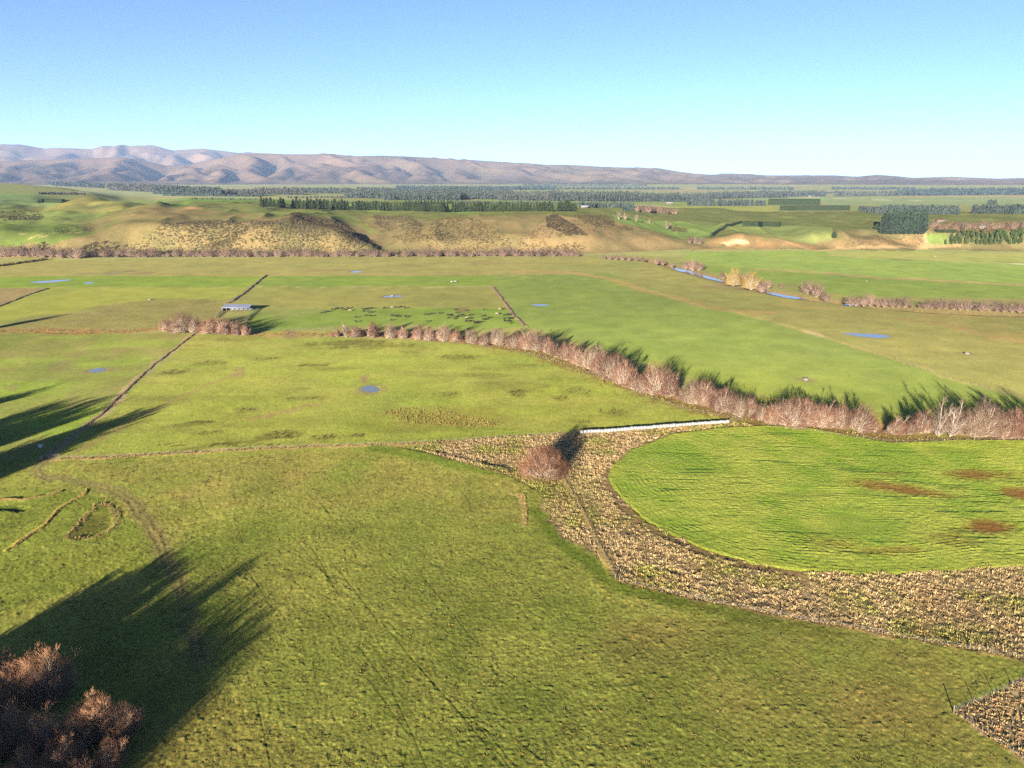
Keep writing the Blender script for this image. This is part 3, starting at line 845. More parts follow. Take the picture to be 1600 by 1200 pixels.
def build_mountains():
    pxs = np.arange(-900, 2500, 2.2)
    az = az_of(pxs, 270)
    main = np.array([(-900, 235), (-400, 228), (-100, 226), (0, 225), (40, 226), (75, 232), (100, 231), (150, 233), (165, 228), (245, 227), (262, 232), (275, 235), (320, 232), (345, 235), (370, 238), (400, 239), (430, 240), (450, 241),
                     (490, 241), (520, 240), (550, 244), (600, 243), (650, 245), (700, 248), (740, 250), (800, 254), (850, 257), (900, 258), (950, 261), (1000, 262), (1030, 263), (1060, 268), (1085, 271),
                     (1110, 273), (1140, 271), (1170, 272), (1200, 274), (1250, 274), (1300, 274), (1340, 276), (1370, 273), (1400, 275), (1430, 278), (1480, 276), (1510, 277), (1560, 279), (1600, 278), (1900, 277), (2500, 270)], float)
    front = np.array([(-900, 256), (0, 252), (60, 250), (120, 248), (190, 246), (230, 252), (262, 259), (300, 257), (340, 248), (380, 241), (400, 239)], float)
    sky = np.interp(pxs, main[:, 0], main[:, 1])
    fr = np.where(pxs < 400, np.interp(pxs, front[:, 0], front[:, 1]), sky)
    rng_m = noise_mat('tussock_slope', D(190, 156, 126, .34), D(158, 134, 112, .34), scale=.0016, rough=1.0, tint=True, detail=6, spec=0.0)
    for nm, skl, r0, rc, r1, seed, lab in (('mountains', sky, 12500, 16500, 21000, 3, 'high bare mountain range on the skyline behind the front range'),
                                           ('mountains', fr, 7600, 11200, 15000, 8, 'long bare front range of spurs and gullies above the plain')):
        rr = np.concatenate([np.linspace(r0, rc, 170), np.linspace(rc, r1, 45)[1:]])
        A, Rr = np.meshgrid(az, rr); x = Rr * np.sin(A); y = Rr * np.cos(A)
        s = np.clip((Rr - r0) / (rc - r0), 0, 1)
        zb = 60.0
        el = np.array([ray(p, v)[2] / math.hypot(ray(p, v)[0], ray(p, v)[1]) for p, v in zip(pxs, skl)])   # slope of the line of sight to the skyline
        Hc = np.clip(CAM_H + el * rc - zb, 30, None)
        HH = Hc[None, :] * np.ones_like(s)
        big = 1.35 if seed == 3 else 1.0
        wx = x + 170 * noise(x / 900, y / 900, seed + 1) + 60 * noise(x / 330, y / 330, seed + 4); wy = y + 170 * noise(x / 900, y / 900, seed + 2)
        soft = lambda d_, w_: np.sqrt(d_ * d_ + w_ * w_) - w_
        h = np.where(Rr < rc, HH - .42 * soft(rc - Rr, 120), HH - .14 * (Rr - rc))
        h = np.maximum(h, HH * .16 * s)
        g = np.random.default_rng(seed)
        ca = az[0] + .02
        while ca < az[-1]:
            Hs = float(np.interp(ca, az, Hc)); k_ = .62 + .5 * g.uniform()
            for lev in range(4):
                # main spur, then lesser ones that leave the face lower down
                a0 = ca + g.uniform(-.022, .022) * (lev > 0); start = 1.0 if lev == 0 else g.uniform(.40, .85)
                rs = rc - (rc - r0) * (1 - start) * .75
                px0, py0 = rs * math.sin(a0), rs * math.cos(a0)
                th = g.normal(.20, .20); dx, dy = math.sin(th), -math.cos(th)
                Ln = (rc - r0) * (.98 if lev == 0 else g.uniform(.35, .6)) * g.uniform(.85, 1.05)
                t = ((wx - px0) * dx + (wy - py0) * dy) / Ln
                dd = np.abs((wx - px0) * dy - (wy - py0) * dx)
                over = np.maximum(np.maximum(-t, t - 1), 0) * Ln; tt = np.clip(t, 0, 1)
                zr = Hs * start * (1.0 if lev == 0 else .96) * ((1 - tt) ** (.85 + .4 * k_) * (1 + .10 * np.sin(tt * 9 + a0 * 50)))
                zz = zr - (.60 if lev == 0 else .64) * soft(np.hypot(dd, over), 70 * big)
                h = np.logaddexp(h / 14.0, zz / 14.0) * 14.0
            ca += g.uniform(.030, .070) * (.8 if seed == 3 else 1.0)
        h += 34 * fbm(wx / 330, wy / 520, seed + 6, 4) * np.clip(4 * s * (1 - s), 0, 1)
        rid = h / np.maximum(HH, 1) - s
        h = np.where(s <= 0, 0, np.clip(h, 0, None) * sstep(0, .10, s + .04 * noise(x / 800, y / 800, 77)))
        Z = zb + h
        e_now = ((Z - CAM_H) / Rr).max(0)
        k = np.convolve(np.pad((Hc + 0) / np.maximum((e_now * rc + CAM_H - zb), 20), 6, 'edge'), np.ones(13) / 13, 'valid')
        k = .35 * np.clip(Hc / np.maximum(e_now * rc + CAM_H - zb, 20), .5, 1.6) + .65 * np.clip(k, .5, 1.6)
        Z = zb + (Z - zb) * k[None, :]
        Z -= 6 * (1 - sstep(0, .03, s))
        n1 = fbm(x / 900, y / 900, 21, 4); n2 = fbm(x / 260, y / 260, 25, 3)
        tint = np.ones(x.shape + (3,))
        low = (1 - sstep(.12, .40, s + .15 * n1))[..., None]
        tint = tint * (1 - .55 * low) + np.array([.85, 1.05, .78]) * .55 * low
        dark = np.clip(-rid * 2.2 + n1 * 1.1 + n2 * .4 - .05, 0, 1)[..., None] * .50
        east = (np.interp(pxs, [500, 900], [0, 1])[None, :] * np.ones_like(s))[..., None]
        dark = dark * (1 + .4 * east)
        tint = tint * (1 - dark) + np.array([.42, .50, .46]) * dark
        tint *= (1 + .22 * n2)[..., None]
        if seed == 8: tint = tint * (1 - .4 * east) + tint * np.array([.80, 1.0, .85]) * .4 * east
        nr, na = x.shape; idx = np.arange(nr * na).reshape(nr, na)
        q = np.stack([idx[:-1, :-1], idx[:-1, 1:], idx[1:, 1:], idx[1:, :-1]], -1).reshape(-1, 4)
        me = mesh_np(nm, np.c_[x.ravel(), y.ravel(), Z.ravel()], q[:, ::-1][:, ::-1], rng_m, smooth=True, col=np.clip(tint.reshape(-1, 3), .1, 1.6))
        tag(link(nm, me), lab, None, kind='structure')


build_ground()
build_mountains()

# ------------------------------------------------------------------ plant builders
def norm(v):
    v = np.asarray(v, float)
    return v / (np.linalg.norm(v, axis=-1, keepdims=True) + 1e-12)


def tube_arrays(pts, radii, k=5):
    pts = np.asarray(pts, float); n = len(pts)
    tg = norm(np.gradient(pts, axis=0))
    ref = np.array([0, 0, 1.0]) if abs(tg[0][2]) < .8 else np.array([1.0, 0, 0])
    u = norm(np.cross(tg, ref)); w = np.cross(tg, u)
    a = np.linspace(0, 2 * np.pi, k, endpoint=False)
    V = pts[:, None, :] + np.asarray(radii)[:, None, None] * (np.cos(a)[None, :, None] * u[:, None, :] + np.sin(a)[None, :, None] * w[:, None, :])
    idx = np.arange(n * k).reshape(n, k)
    F = np.stack([idx[:-1], np.roll(idx[:-1], -1, 1), np.roll(idx[1:], -1, 1), idx[1:]], -1).reshape(-1, 4)
    return V.reshape(-1, 3), F


class MB:
    """collects pieces for one mesh"""
    def __init__(s): s.V = []; s.T = []; s.Q = []; s.mt = []; s.mq = []; s.n = 0
    def add(s, V, F, m=0):
        F = np.asarray(F) + s.n
        (s.Q if F.shape[1] == 4 else s.T).append(F); (s.mq if F.shape[1] == 4 else s.mt).append(np.full(len(F), m))
        s.V.append(np.asarray(V, float)); s.n += len(V)
    def tube(s, pts, radii, k=5, m=0, cap=False):
        V, F = tube_arrays(pts, radii, k); s.add(V, F, m)
        if cap:
            n = len(pts)
            for o, rev in ((0, True), ((n - 1) * k, False)):
                c = V[o:o + k].mean(0); W = np.vstack([V[o:o + k], c])
                tri = np.array([(i, (i + 1) % k, k) for i in range(k)])
                s.add(W, tri[:, ::-1] if rev else tri, m)
    def box(s, c, sz, m=0, rot=0.0):
        x, y, z = np.array(sz) / 2
        V = np.array([(-x, -y, -z), (x, -y, -z), (x, y, -z), (-x, y, -z), (-x, -y, z), (x, -y, z), (x, y, z), (-x, y, z)])
        cr, sr = math.cos(rot), math.sin(rot)
        V = np.c_[V[:, 0] * cr - V[:, 1] * sr, V[:, 0] * sr + V[:, 1] * cr, V[:, 2]] + np.array(c)
        s.add(V, np.array([(0, 3, 2, 1), (4, 5, 6, 7), (0, 1, 5, 4), (1, 2, 6, 5), (2, 3, 7, 6), (3, 0, 4, 7)]), m)
    def spikes(s, P, Dr, L, Rd, m=0):
        """three-sided tapering twigs"""
        P = np.asarray(P); Dr = norm(Dr); n = len(P)
        ref = np.where(np.abs(Dr[:, 2:3]) < .8, np.array([[0, 0, 1.0]]), np.array([[1.0, 0, 0]]))
        u = norm(np.cross(Dr, ref)); w = np.cross(Dr, u)
        ring = [P + Rd[:, None] * (math.cos(a) * u + math.sin(a) * w) for a in (0, 2.094, 4.189)]
        V = np.stack(ring + [P + Dr * L[:, None]], 1).reshape(-1, 3)
        b = (np.arange(n) * 4)[:, None]
        F = np.concatenate([b + np.array([[0, 1, 3]]), b + np.array([[1, 2, 3]]), b + np.array([[2, 0, 3]])])
        s.add(V, F, m)
    def mesh(s, name, mats, smooth=False, col=None):
        fl, mi = [], []
        if s.T: fl.append(np.concatenate(s.T)); mi.append(np.concatenate(s.mt))
        if s.Q: fl.append(np.concatenate(s.Q)); mi.append(np.concatenate(s.mq))
        return mesh_np(name, np.concatenate(s.V), fl, mats, np.concatenate(mi), smooth, col)


def bare_tree(seed, H, half_w, stems, twigs, tilt=(12, 48), bole=0.0, twig_r=.016, pale=False, sub=5, leader=.62):
    """winter willow: pale limbs fanning out of the ground into a haze of red-brown twigs -> (trunk mesh, crown mesh)"""
    g = np.random.default_rng(seed)
    tr, cr = MB(), MB()
    L1 = []
    up = np.array([0, 0, 1.0])
    for i in range(stems):
        a = 2 * np.pi * (i + g.uniform(-.35, .35)) / stems
        t = R(g.uniform(*tilt)) if stems > 1 else R(g.uniform(0, 8))
        if i == 0 and stems > 3: t = R(g.uniform(0, 10))
        rad = np.array([math.cos(a), math.sin(a), 0])
        base = rad * g.uniform(.1, .5) * (0.3 if bole else 1)
        base[2] = -0.3
        # reach of the dome in this direction
        reach = 1 / math.sqrt((math.sin(t) / half_w) ** 2 + (math.cos(t) / H) ** 2)
        n = 7; ln = reach * g.uniform(.78, .98)
        pts = [base]; d = norm(rad * math.sin(t * .75) + up * math.cos(t * .75))
        if bole:
            pts.append(base + up * bole * g.uniform(.8, 1.1)); n = 6
        for k in range(n - 1):
            d = norm(d + rad * .10 * math.sin(t) + up * .05 + g.normal(0, .10, 3))
            pts.append(pts[-1] + d * ln / (n - 1))
        r0 = (.022 * H * g.uniform(.7, 1.1)) * (1.0 if stems < 6 else .62)
        rad_ = r0 * np.linspace(1, .16, len(pts)) ** .9
        tr.tube(pts, rad_, 6)
        L1.append((np.array(pts), rad_))
    L2 = []
    for pts, rr in L1:
        n = len(pts)
        for b in range(sub + int(g.integers(0, 3))):
            f = g.uniform(.26, .95) * (n - 1); i = int(f); p = pts[i] + (pts[min(i + 1, n - 1)] - pts[i]) * (f - i)
            d0 = norm(pts[min(i + 1, n - 1)] - pts[max(i - 1, 0)])
            side = norm(np.cross(d0, g.normal(0, 1, 3)))
            d = norm(d0 + side * g.uniform(.55, 1.0) + up * .15)
            ln = H * g.uniform(.20, .36) * (1 - .5 * f / (n - 1)) * (1.15 if half_w > .55 * H else 1)
            q = [p]
            for k in range(4):
                d = norm(d + up * .12 + g.normal(0, .13, 3)); q.append(q[-1] + d * ln / 4)
            r0 = max(.02, rr[i] * .6); r_ = r0 * np.linspace(1, .22, 5)
            cr.tube(q, r_, 4, 0); L2.append((np.array(q), r_))
        L2.append((pts[-4:], rr[-4:]))
    L3 = []
    for pts, rr in L2:
        n = len(pts)
        for b in range(5):
            f = g.uniform(.2, 1.0) * (n - 1); i = min(int(f), n - 2); p = pts[i] + (pts[i + 1] - pts[i]) * (f - i)
            d0 = norm(pts[i + 1] - pts[i])
            d = norm(d0 + norm(np.cross(d0, g.normal(0, 1, 3))) * g.uniform(.4, .9) + up * .1)
            ln = H * g.uniform(.08, .17)
            q = [p]
            for k in range(2):
                d = norm(d + up * .15 + g.normal(0, .12, 3)); q.append(q[-1] + d * ln / 2)
            cr.tube(q, np.array([max(.014, rr[i] * .4), .014, .007]) * (1 + .3 * (twig_r > .02)), 3, 0); L3.append(np.array(q))
    A = np.array([s_[j] for s_ in L3 for j in (0, 1)]); B = np.array([s_[j + 1] for s_ in L3 for j in (0, 1)])
    n1 = int(twigs * .30); n2 = twigs - n1
    k = g.integers(0, len(A), n1); t = g.uniform(.1, 1, (n1, 1))
    P = A[k] + (B[k] - A[k]) * t
    out = norm(P - np.array([0, 0, H * .25]))
    d = norm(norm(B[k] - A[k]) * .55 + out * .35 + up * .30 + g.normal(0, .33, (n1, 3)))
    cr.spikes(P, d, g.uniform(.45, 1.15, n1) * (H / 11) ** .35, g.uniform(.7, 1.3, n1) * twig_r, 1)
    # fine spray filling the dome, parted into heads
    nh = max(7, int(stems * 1.5))
    ha = g.uniform(0, 2 * np.pi, nh); ht = np.arcsin(np.sqrt(g.uniform(0, 1, nh))) * .95
    hd = np.c_[np.cos(ha) * np.sin(ht), np.sin(ha) * np.sin(ht), np.cos(ht)]
    tmax = R(tilt[1] + 14)
    a = g.uniform(0, 2 * np.pi, n2); t = np.arccos(1 - g.uniform(0, 1, n2) * (1 - math.cos(min(tmax, 1.5))))
    dd = np.c_[np.cos(a) * np.sin(t), np.sin(a) * np.sin(t), np.cos(t)]
    sim = dd @ hd.T; near_h = sim.max(1); hs = g.uniform(.80, 1.08, nh)[sim.argmax(1)]
    lobe = (.60 + .46 * np.clip((near_h - .70) / .28, 0, 1)) * (1 + .05 * np.sin(a * 7 + t * 9))
    reach = hs * lobe / np.sqrt((np.sin(t) / half_w) ** 2 + (np.cos(t) / H) ** 2)
    f = (1 - .40 * g.uniform(0, 1, n2) ** 1.15) * .93
    P = dd * (reach * f)[:, None] + g.normal(0, .15, (n2, 3)); P[:, 2] = np.maximum(P[:, 2], .25)
    d = norm(dd * .80 + up * .30 + g.normal(0, .22, (n2, 3)))
    cr.spikes(P, d, g.uniform(.5, 1.15, n2) * (H / 11) ** .3, g.uniform(.6, 1.25, n2) * twig_r * .8, 1)
    # paler second-year wands showing through
    n3 = int(min(twigs, 14000) * .055)
    a = g.uniform(0, 2 * np.pi, n3); t = np.arccos(1 - g.uniform(0, 1, n3) * (1 - math.cos(min(tmax, 1.5))))
    dd = np.c_[np.cos(a) * np.sin(t), np.sin(a) * np.sin(t), np.cos(t)]
    reach = 1 / np.sqrt((np.sin(t) / half_w) ** 2 + (np.cos(t) / H) ** 2)
    P = dd * (reach * g.uniform(.10, .60, n3))[:, None]
    cr.spikes(P, norm(dd + up * .25 + g.normal(0, .20, (n3, 3))), reach * g.uniform(.22, .42, n3), g.uniform(.8, 1.6, n3) * twig_r * 2.4, 0)
    return tr, cr


def shrub(seed, H, half_w, n, twig_r=.02):
    g = np.random.default_rng(seed); m = MB()
    a = g.uniform(0, 2 * np.pi, n); t = np.arcsin(np.sqrt(g.uniform(0, 1, n))) * .95
    d = np.c_[np.cos(a) * np.sin(t), np.sin(a) * np.sin(t), np.cos(t)]
    reach = 1 / np.sqrt((np.sin(t) / half_w) ** 2 + (np.cos(t) / H) ** 2)
    f = g.uniform(.0, .75, n)
    P = d * (reach * f)[:, None] + g.normal(0, .12 * half_w, (n, 3)) * [1, 1, .3]; P[:, 2] = np.clip(P[:, 2], 0, None)
    m.spikes(P, d + g.normal(0, .22, (n, 3)) + [0, 0, .15], reach * (1 - f) * g.uniform(.7, 1.08, n) + .2, g.uniform(.6, 1.4, n) * twig_r, 0)
    return m


def conifer(seed, H, half_w, n, leaf=.8, low=.06, shape=1.0, limb=True):
    """(trunk, crown): crown of small needle sprays set through a ragged cone"""
    g = np.random.default_rng(seed); tr, cr = MB(), MB()
    tr.tube([(0, 0, -.4), (0, 0, H * .5), (0, 0, H * .97)], [H * .020, H * .013, H * .003], 6)
    z = low + (1 - low) * g.uniform(0, 1, n) ** 1.25
    prof = np.clip((1 - z) ** shape * 1.05 + .05, 0, 1) * np.clip((z - low) * 7 + .35, 0, 1)
    whorl = .78 + .30 * np.abs(np.sin(z * H * 1.9)) + g.normal(0, .08, n)
    a = g.uniform(0, 2 * np.pi, n); lob = 1 + .18 * np.sin(a * 3 + g.uniform(0, 6)) + .12 * np.sin(a * 5 + 9 * z)
    rr = half_w * prof * whorl * lob * np.sqrt(g.uniform(.18, 1, n))
    P = np.c_[np.cos(a) * rr, np.sin(a) * rr, z * H]
    out = np.c_[np.cos(a), np.sin(a), np.full(n, .25)]
    for j in range(3):
        d = norm(out + g.normal(0, .55, (n, 3))); u = norm(np.cross(d, g.normal(0, 1, (n, 3)))); w = np.cross(d, u)
        L = (leaf * g.uniform(.7, 1.4, n))[:, None]
        V = np.stack([P - u * L * .30, P + u * L * .30, P + d * L, P + w * L * .28 + d * L * .3], 1).reshape(-1, 3)
        b = (np.arange(n) * 4)[:, None]
        cr.add(V, np.concatenate([b + [[0, 1, 2]], b + [[0, 3, 2]], b + [[1, 2, 3]]]), 0)
    return tr, cr


ICO_V, ICO_F = None, None


def _ico():
    global ICO_V, ICO_F
    t = (1 + 5 ** .5) / 2
    V = norm(np.array([(-1, t, 0), (1, t, 0), (-1, -t, 0), (1, -t, 0), (0, -1, t), (0, 1, t), (0, -1, -t), (0, 1, -t), (t, 0, -1), (t, 0, 1), (-t, 0, -1), (-t, 0, 1)]))
    F = np.array([(0, 11, 5), (0, 5, 1), (0, 1, 7), (0, 7, 10), (0, 10, 11), (1, 5, 9), (5, 11, 4), (11, 10, 2), (10, 7, 6), (7, 1, 8), (3, 9, 4), (3, 4, 2), (3, 2, 6), (3, 6, 8), (3, 8, 9), (4, 9, 5), (2, 4, 11), (6, 2, 10), (8, 6, 7), (9, 8, 1)])
    ICO_V, ICO_F = V, F


_ico()


def bush_cloud(name, P, sx, sz, mat, seed=1, col=None, spray=26, kind='stuff'):
    """many small bushes in one mesh: every bush is a loose dome of leaf-sized facets"""
    g = np.random.default_rng(seed); n = len(P)
    a = g.uniform(0, 2 * np.pi, (n, spray)); c = g.uniform(-.15, 1, (n, spray)); s_ = np.sqrt(np.clip(1 - c * c, 0, 1))
    rad = g.uniform(.55, 1.0, (n, spray))
    d = np.stack([np.cos(a) * s_, np.sin(a) * s_, c], -1)
    C = P[:, None, :] + d * rad[..., None] * np.stack([sx, sx, sz], -1)[:, None, :]
    size = (np.stack([sx, sx, sz], -1).mean(-1) * .55)[:, None, None] * g.uniform(.6, 1.2, (n, spray, 1))
    u = norm(np.cross(d, g.normal(0, 1, (n, spray, 3)))); w = norm(np.cross(d, u) + g.normal(0, .35, (n, spray, 3)))
    V = np.stack([C - u * size * .7 - w * size * .4, C + u * size * .7 - w * size * .4, C + w * size * .8 + d * size * .35], 2).reshape(-1, 3)
    F = np.arange(len(V)).reshape(-1, 3)
    cc = None
    if col is not None: cc = np.repeat(col, spray * 3, 0)
    return mesh_np(name, V, F, mat, col=cc)


def tufts(name, P, h, w, mat, blades=14, seed=1, col=None, fine=.11):
    """tussocks: fountains of blades, all in one mesh"""
    g = np.random.default_rng(seed); n = len(P)
    a = g.uniform(0, 2 * np.pi, (n, blades)); t = g.uniform(.15, 1.25, (n, blades)); hh = h[:, None] * g.uniform(.6, 1.15, (n, blades))
    out = np.stack([np.cos(a), np.sin(a), np.zeros_like(a)], -1)
    root = P[:, None, :] + out * (w[:, None, None] * .28 * t[..., None])
    tip = root + out * (w[:, None] * .62 * t)[..., None] + np.stack([0 * a, 0 * a, hh * (1.15 - .55 * t)], -1)
    side = np.stack([-np.sin(a), np.cos(a), 0 * a], -1) * (w[:, None, None] * fine)
    mid = (root + tip) / 2 + np.array([0, 0, .12]) * h[:, None, None]
    V = np.stack([root - side * .7, root + side * .7, mid + side, mid - side, tip], 2).reshape(-1, 3)
    b = (np.arange(n * blades) * 5)[:, None]
    Q = b + np.array([[0, 1, 2, 3]]); Tr = b + np.array([[3, 2, 4]])
    cc = None
    if col is not None: cc = np.repeat(col, blades * 5, 0)
    return mesh_np(name, V, [Tr, Q], mat, col=cc)


def in_poly(x, y, P):
    ins = np.zeros(len(x), bool); P = np.array(P)
    for (ax, ay), (bx, by) in zip(P, np.roll(P, -1, 0)):
        c = ((ay > y) != (by > y)); ins ^= c & (x < (bx - ax) * (y - ay) / (by - ay + 1e-12) + ax)
    return ins


def scatter_poly(pts, dens, seed, clump=0.0, cs=8.0):
    P = np.array(Gxy(pts)); x0, y0 = P.min(0); x1, y1 = P.max(0)
    g = np.random.default_rng(seed); n = int((x1 - x0) * (y1 - y0) * dens)
    x = g.uniform(x0, x1, n); y = g.uniform(y0, y1, n)
    k = in_poly(x, y, P)
    if clump: k &= (fbm(x / cs, y / cs, seed, 3) + g.normal(0, .18, n)) > clump
    return x[k], y[k]


def scatter_line(pts, width, per_m, seed, loop=False):
    P = np.array(Gxy(pts)); g = np.random.default_rng(seed)
    X, Y = [], []
    for a, b in zip(P[:-1], P[1:]):
        L = np.linalg.norm(b - a); n = g.poisson(L * per_m)
        t = g.uniform(0, 1, n); o = g.normal(0, width * .45, n); d = (b - a) / L
        X.append(a[0] + (b[0] - a[0]) * t - d[1] * o); Y.append(a[1] + (b[1] - a[1]) * t + d[0] * o)
    return np.concatenate(X), np.concatenate(Y)


# ------------------------------------------------------------------ materials of plants and things
M_BARK = noise_mat('pale_bark', D(238, 220, 192, .50), D(214, 190, 160, .50), scale=1.3, rand=.15)
M_BARK_WHITE = noise_mat('silver_bark', D(250, 234, 212, .38), D(232, 208, 182, .38), scale=1.3)
M_TWIG = noise_mat('red_brown_twigs', D(188, 140, 114, .40), D(154, 110, 90, .40), scale=.35, rand=.28)
M_TWIG_NEAR = noise_mat('orange_brown_twigs', D(214, 158, 116, .66), D(190, 132, 96, .66), scale=.3, rand=.12)
M_TWIG_FAR = noise_mat('mauve_brown_twigs', D(176, 146, 122, .42), D(138, 114, 98, .42), scale=.2, rand=.25)
M_BARK_FAR = noise_mat('grey_brown_bark', D(206, 176, 152, .44), D(182, 152, 130, .44), scale=1.3, rand=.15)
M_TWIG_RED = noise_mat('rust_twigs', D(196, 138, 100, .40), D(166, 110, 82, .40), scale=.4, rand=.15)
M_TWIG_GREY = noise_mat('grey_tan_twigs', D(190, 156, 128, .40), D(162, 130, 106, .40), scale=.4, rand=.2)
M_TWIG_GOLD = noise_mat('golden_twigs', D(206, 176, 96, .48), D(182, 152, 80, .48), scale=.4, rand=.1)
M_NEEDLE = noise_mat('dark_needles', D(96, 112, 72, .42), D(70, 88, 58, .42), scale=.5, rand=.18)
M_NEEDLE_BLUE = noise_mat('blue_green_needles', D(94, 112, 92, .42), D(70, 90, 76, .42), scale=.4, rand=.15)
M_NEEDLE_MID = noise_mat('mid_green_needles', D(116, 138, 74, .42), D(90, 114, 60, .42), scale=.4, rand=.18)
M_NEEDLE_BARK = noise_mat('brown_bark', D(120, 92, 70), D(90, 70, 54), scale=1.0)
M_HEDGE = noise_mat('clipped_hedge_leaves', D(92, 112, 66, .17), D(70, 92, 52, .17), scale=.8)
M_BELT = noise_mat('hazed_belt_leaves', D(108, 116, 112, .40), D(86, 98, 96, .40), scale=.15, tint=True)  # blue-grey of distance haze is mixed into the leaf colour
M_SCRUB = noise_mat('hill_scrub_leaves', D(150, 136, 92, .40), D(116, 106, 72, .40), scale=.12, tint=True)
M_STRAW = noise_mat('straw_blades', D(220, 188, 132, .70), D(194, 162, 110, .70), scale=.5, tint=True)
M_CROP = None
M_POST = noise_mat('weathered_post', D(206, 192, 166, .24), D(170, 152, 126, .24), scale=3.0)
M_WIRE = noise_mat('fence_wire', (.35, .34, .32), (.25, .25, .24), scale=2.0, rough=.5, spec=.4)
M_WATER = water_mat()
M_WRAP = noise_mat('white_wrap', (.27, .27, .255), (.20, .205, .20), scale=1.4, rough=.5, bump=.03, bscale=5.0, spec=.3)
M_ROOF = noise_mat('pale_iron_roof', (.20, .22, .29), (.16, .18, .24), scale=.5, rough=.55, spec=.25)
M_CONC = noise_mat('pale_concrete', (.17, .16, .135), (.13, .12, .10), scale=2.0)
M_COW = noise_mat('black_hide', (.016, .013, .011), (.028, .022, .018), scale=1.0, rand=.3)
M_COW_CREAM = noise_mat('cream_hide', (.22, .19, .13), (.18, .15, .10), scale=1.0)
M_COW_BROWN = noise_mat('brown_hide', (.035, .02, .012), (.05, .03, .02), scale=1.0)


# ------------------------------------------------------------------ winter willows
def proto(trcr, mats_t, mats_c, nm):
    tr, cr = trcr
    return (tr.mesh(nm + '_trunk', mats_t, smooth=True), cr.mesh(nm + '_crown', mats_c))


W_H = 11.0
WILLOW = [proto(bare_tree(100 + i, W_H, hw, st, 12500, tilt=tl, twig_r=.025), M_BARK, [M_BARK, M_TWIG], 'willow')
          for i, (hw, st, tl) in enumerate([(6.8, 8, (14, 66)), (5.8, 8, (10, 58)), (7.6, 9, (16, 72)), (6.2, 10, (12, 64)), (5.0, 8, (8, 54))])]
WILLOW_GREY = [proto(bare_tree(140 + i, W_H, hw, st, 10500, tilt=tl, twig_r=.024), M_BARK, [M_BARK, M_TWIG_GREY], 'willow') for i, (hw, st, tl) in enumerate([(6.4, 8, (10, 60)), (5.6, 9, (10, 60))])]
WILLOW_PALE = [proto(bare_tree(160 + i, W_H, hw, st, 4200, tilt=tl, bole=bo, twig_r=.018, sub=9), M_BARK_WHITE, [M_BARK_WHITE, M_TWIG_GREY], 'willow') for i, (hw, st, tl, bo) in enumerate([(3.3, 5, (6, 30), 1.5), (4.2, 4, (8, 42), 2.2)])]
WILLOW_RED = [proto(bare_tree(180 + i, W_H, hw, st, 13000, tilt=(14, 70), twig_r=.025), M_BARK, [M_BARK, M_TWIG_RED], 'willow') for i, (hw, st) in enumerate([(8.0, 9), (7.2, 9)])]
LONE = proto(bare_tree(187, 10.5, 9.8, 17, 24000, tilt=(8, 72), twig_r=.020, sub=8), M_BARK, [M_BARK, M_TWIG_RED], 'willow')
WILLOW_GOLD = [proto(bare_tree(190, W_H, 6.0, 7, 12000, tilt=(8, 66), twig_r=.026), M_BARK, [M_BARK, M_TWIG_GOLD], 'willow')]
NEAR_H = 18.0
NEAR = [proto(bare_tree(200 + i, NEAR_H, hw, st, 21000, tilt=tl, twig_r=.024, sub=9), M_BARK, [M_BARK, M_TWIG_NEAR], 'willow') for i, (hw, st, tl) in enumerate([(8.0, 9, (10, 58)), (7.0, 8, (10, 54)), (6.4, 9, (8, 50))])]
DENSE = [proto(bare_tree(210 + i, NEAR_H, hw, st, 42000, tilt=tl, twig_r=.032, sub=8), M_BARK, [M_BARK, M_TWIG_NEAR], 'willow') for i, (hw, st, tl) in enumerate([(6.6, 9, (8, 48)), (5.6, 9, (8, 44))])]
SMALL = [proto(bare_tree(220 + i, W_H, hw, st, 2600, tilt=(12, 52), twig_r=.046, sub=3), M_BARK_FAR, [M_BARK_FAR, tm], 'willow') for i, (hw, st, tm) in enumerate([(6.4, 6, M_TWIG_FAR), (5.6, 5, M_TWIG_FAR), (7.2, 7, M_TWIG_FAR), (6.0, 6, M_TWIG_FAR)])]
SHRUB = [shrub(240 + i, 3.0, 2.6, 900).mesh('shrub', tm) for i, tm in enumerate([M_TWIG_RED, M_TWIG, M_TWIG_GREY])]

tree_rng = np.random.default_rng(99)


LONG = []


def plant(pair, hpx, Hp, px, v, name, label, cat, group=None, wide=1.0, lean=0.0, xy=None, h=None):
    """stand a tree of pair=(trunk, crown) where the view shows its foot"""
    x, y, z = G(px, v) if xy is None else (xy[0], xy[1], float(T(*xy)))
    if h is None:
        h = hpx * px_m(x, y, z) / math.cos(math.atan(max(tan_dep(px, v), 0)))
    s = h / Hp
    o = thing(name, label, cat, (x, y, z - .05), tree_rng.uniform(0, 6.28), group, (s * wide, s * wide, s))
    if lean: o.rotation_euler = (R(lean) * .4, R(lean), tree_rng.uniform(-.3, .3))
    link('trunk', pair[0], o); link('crown', pair[1], o)
    return o


def side_words(i, n, what):
    return f'{nth(i + 1)} {what}'


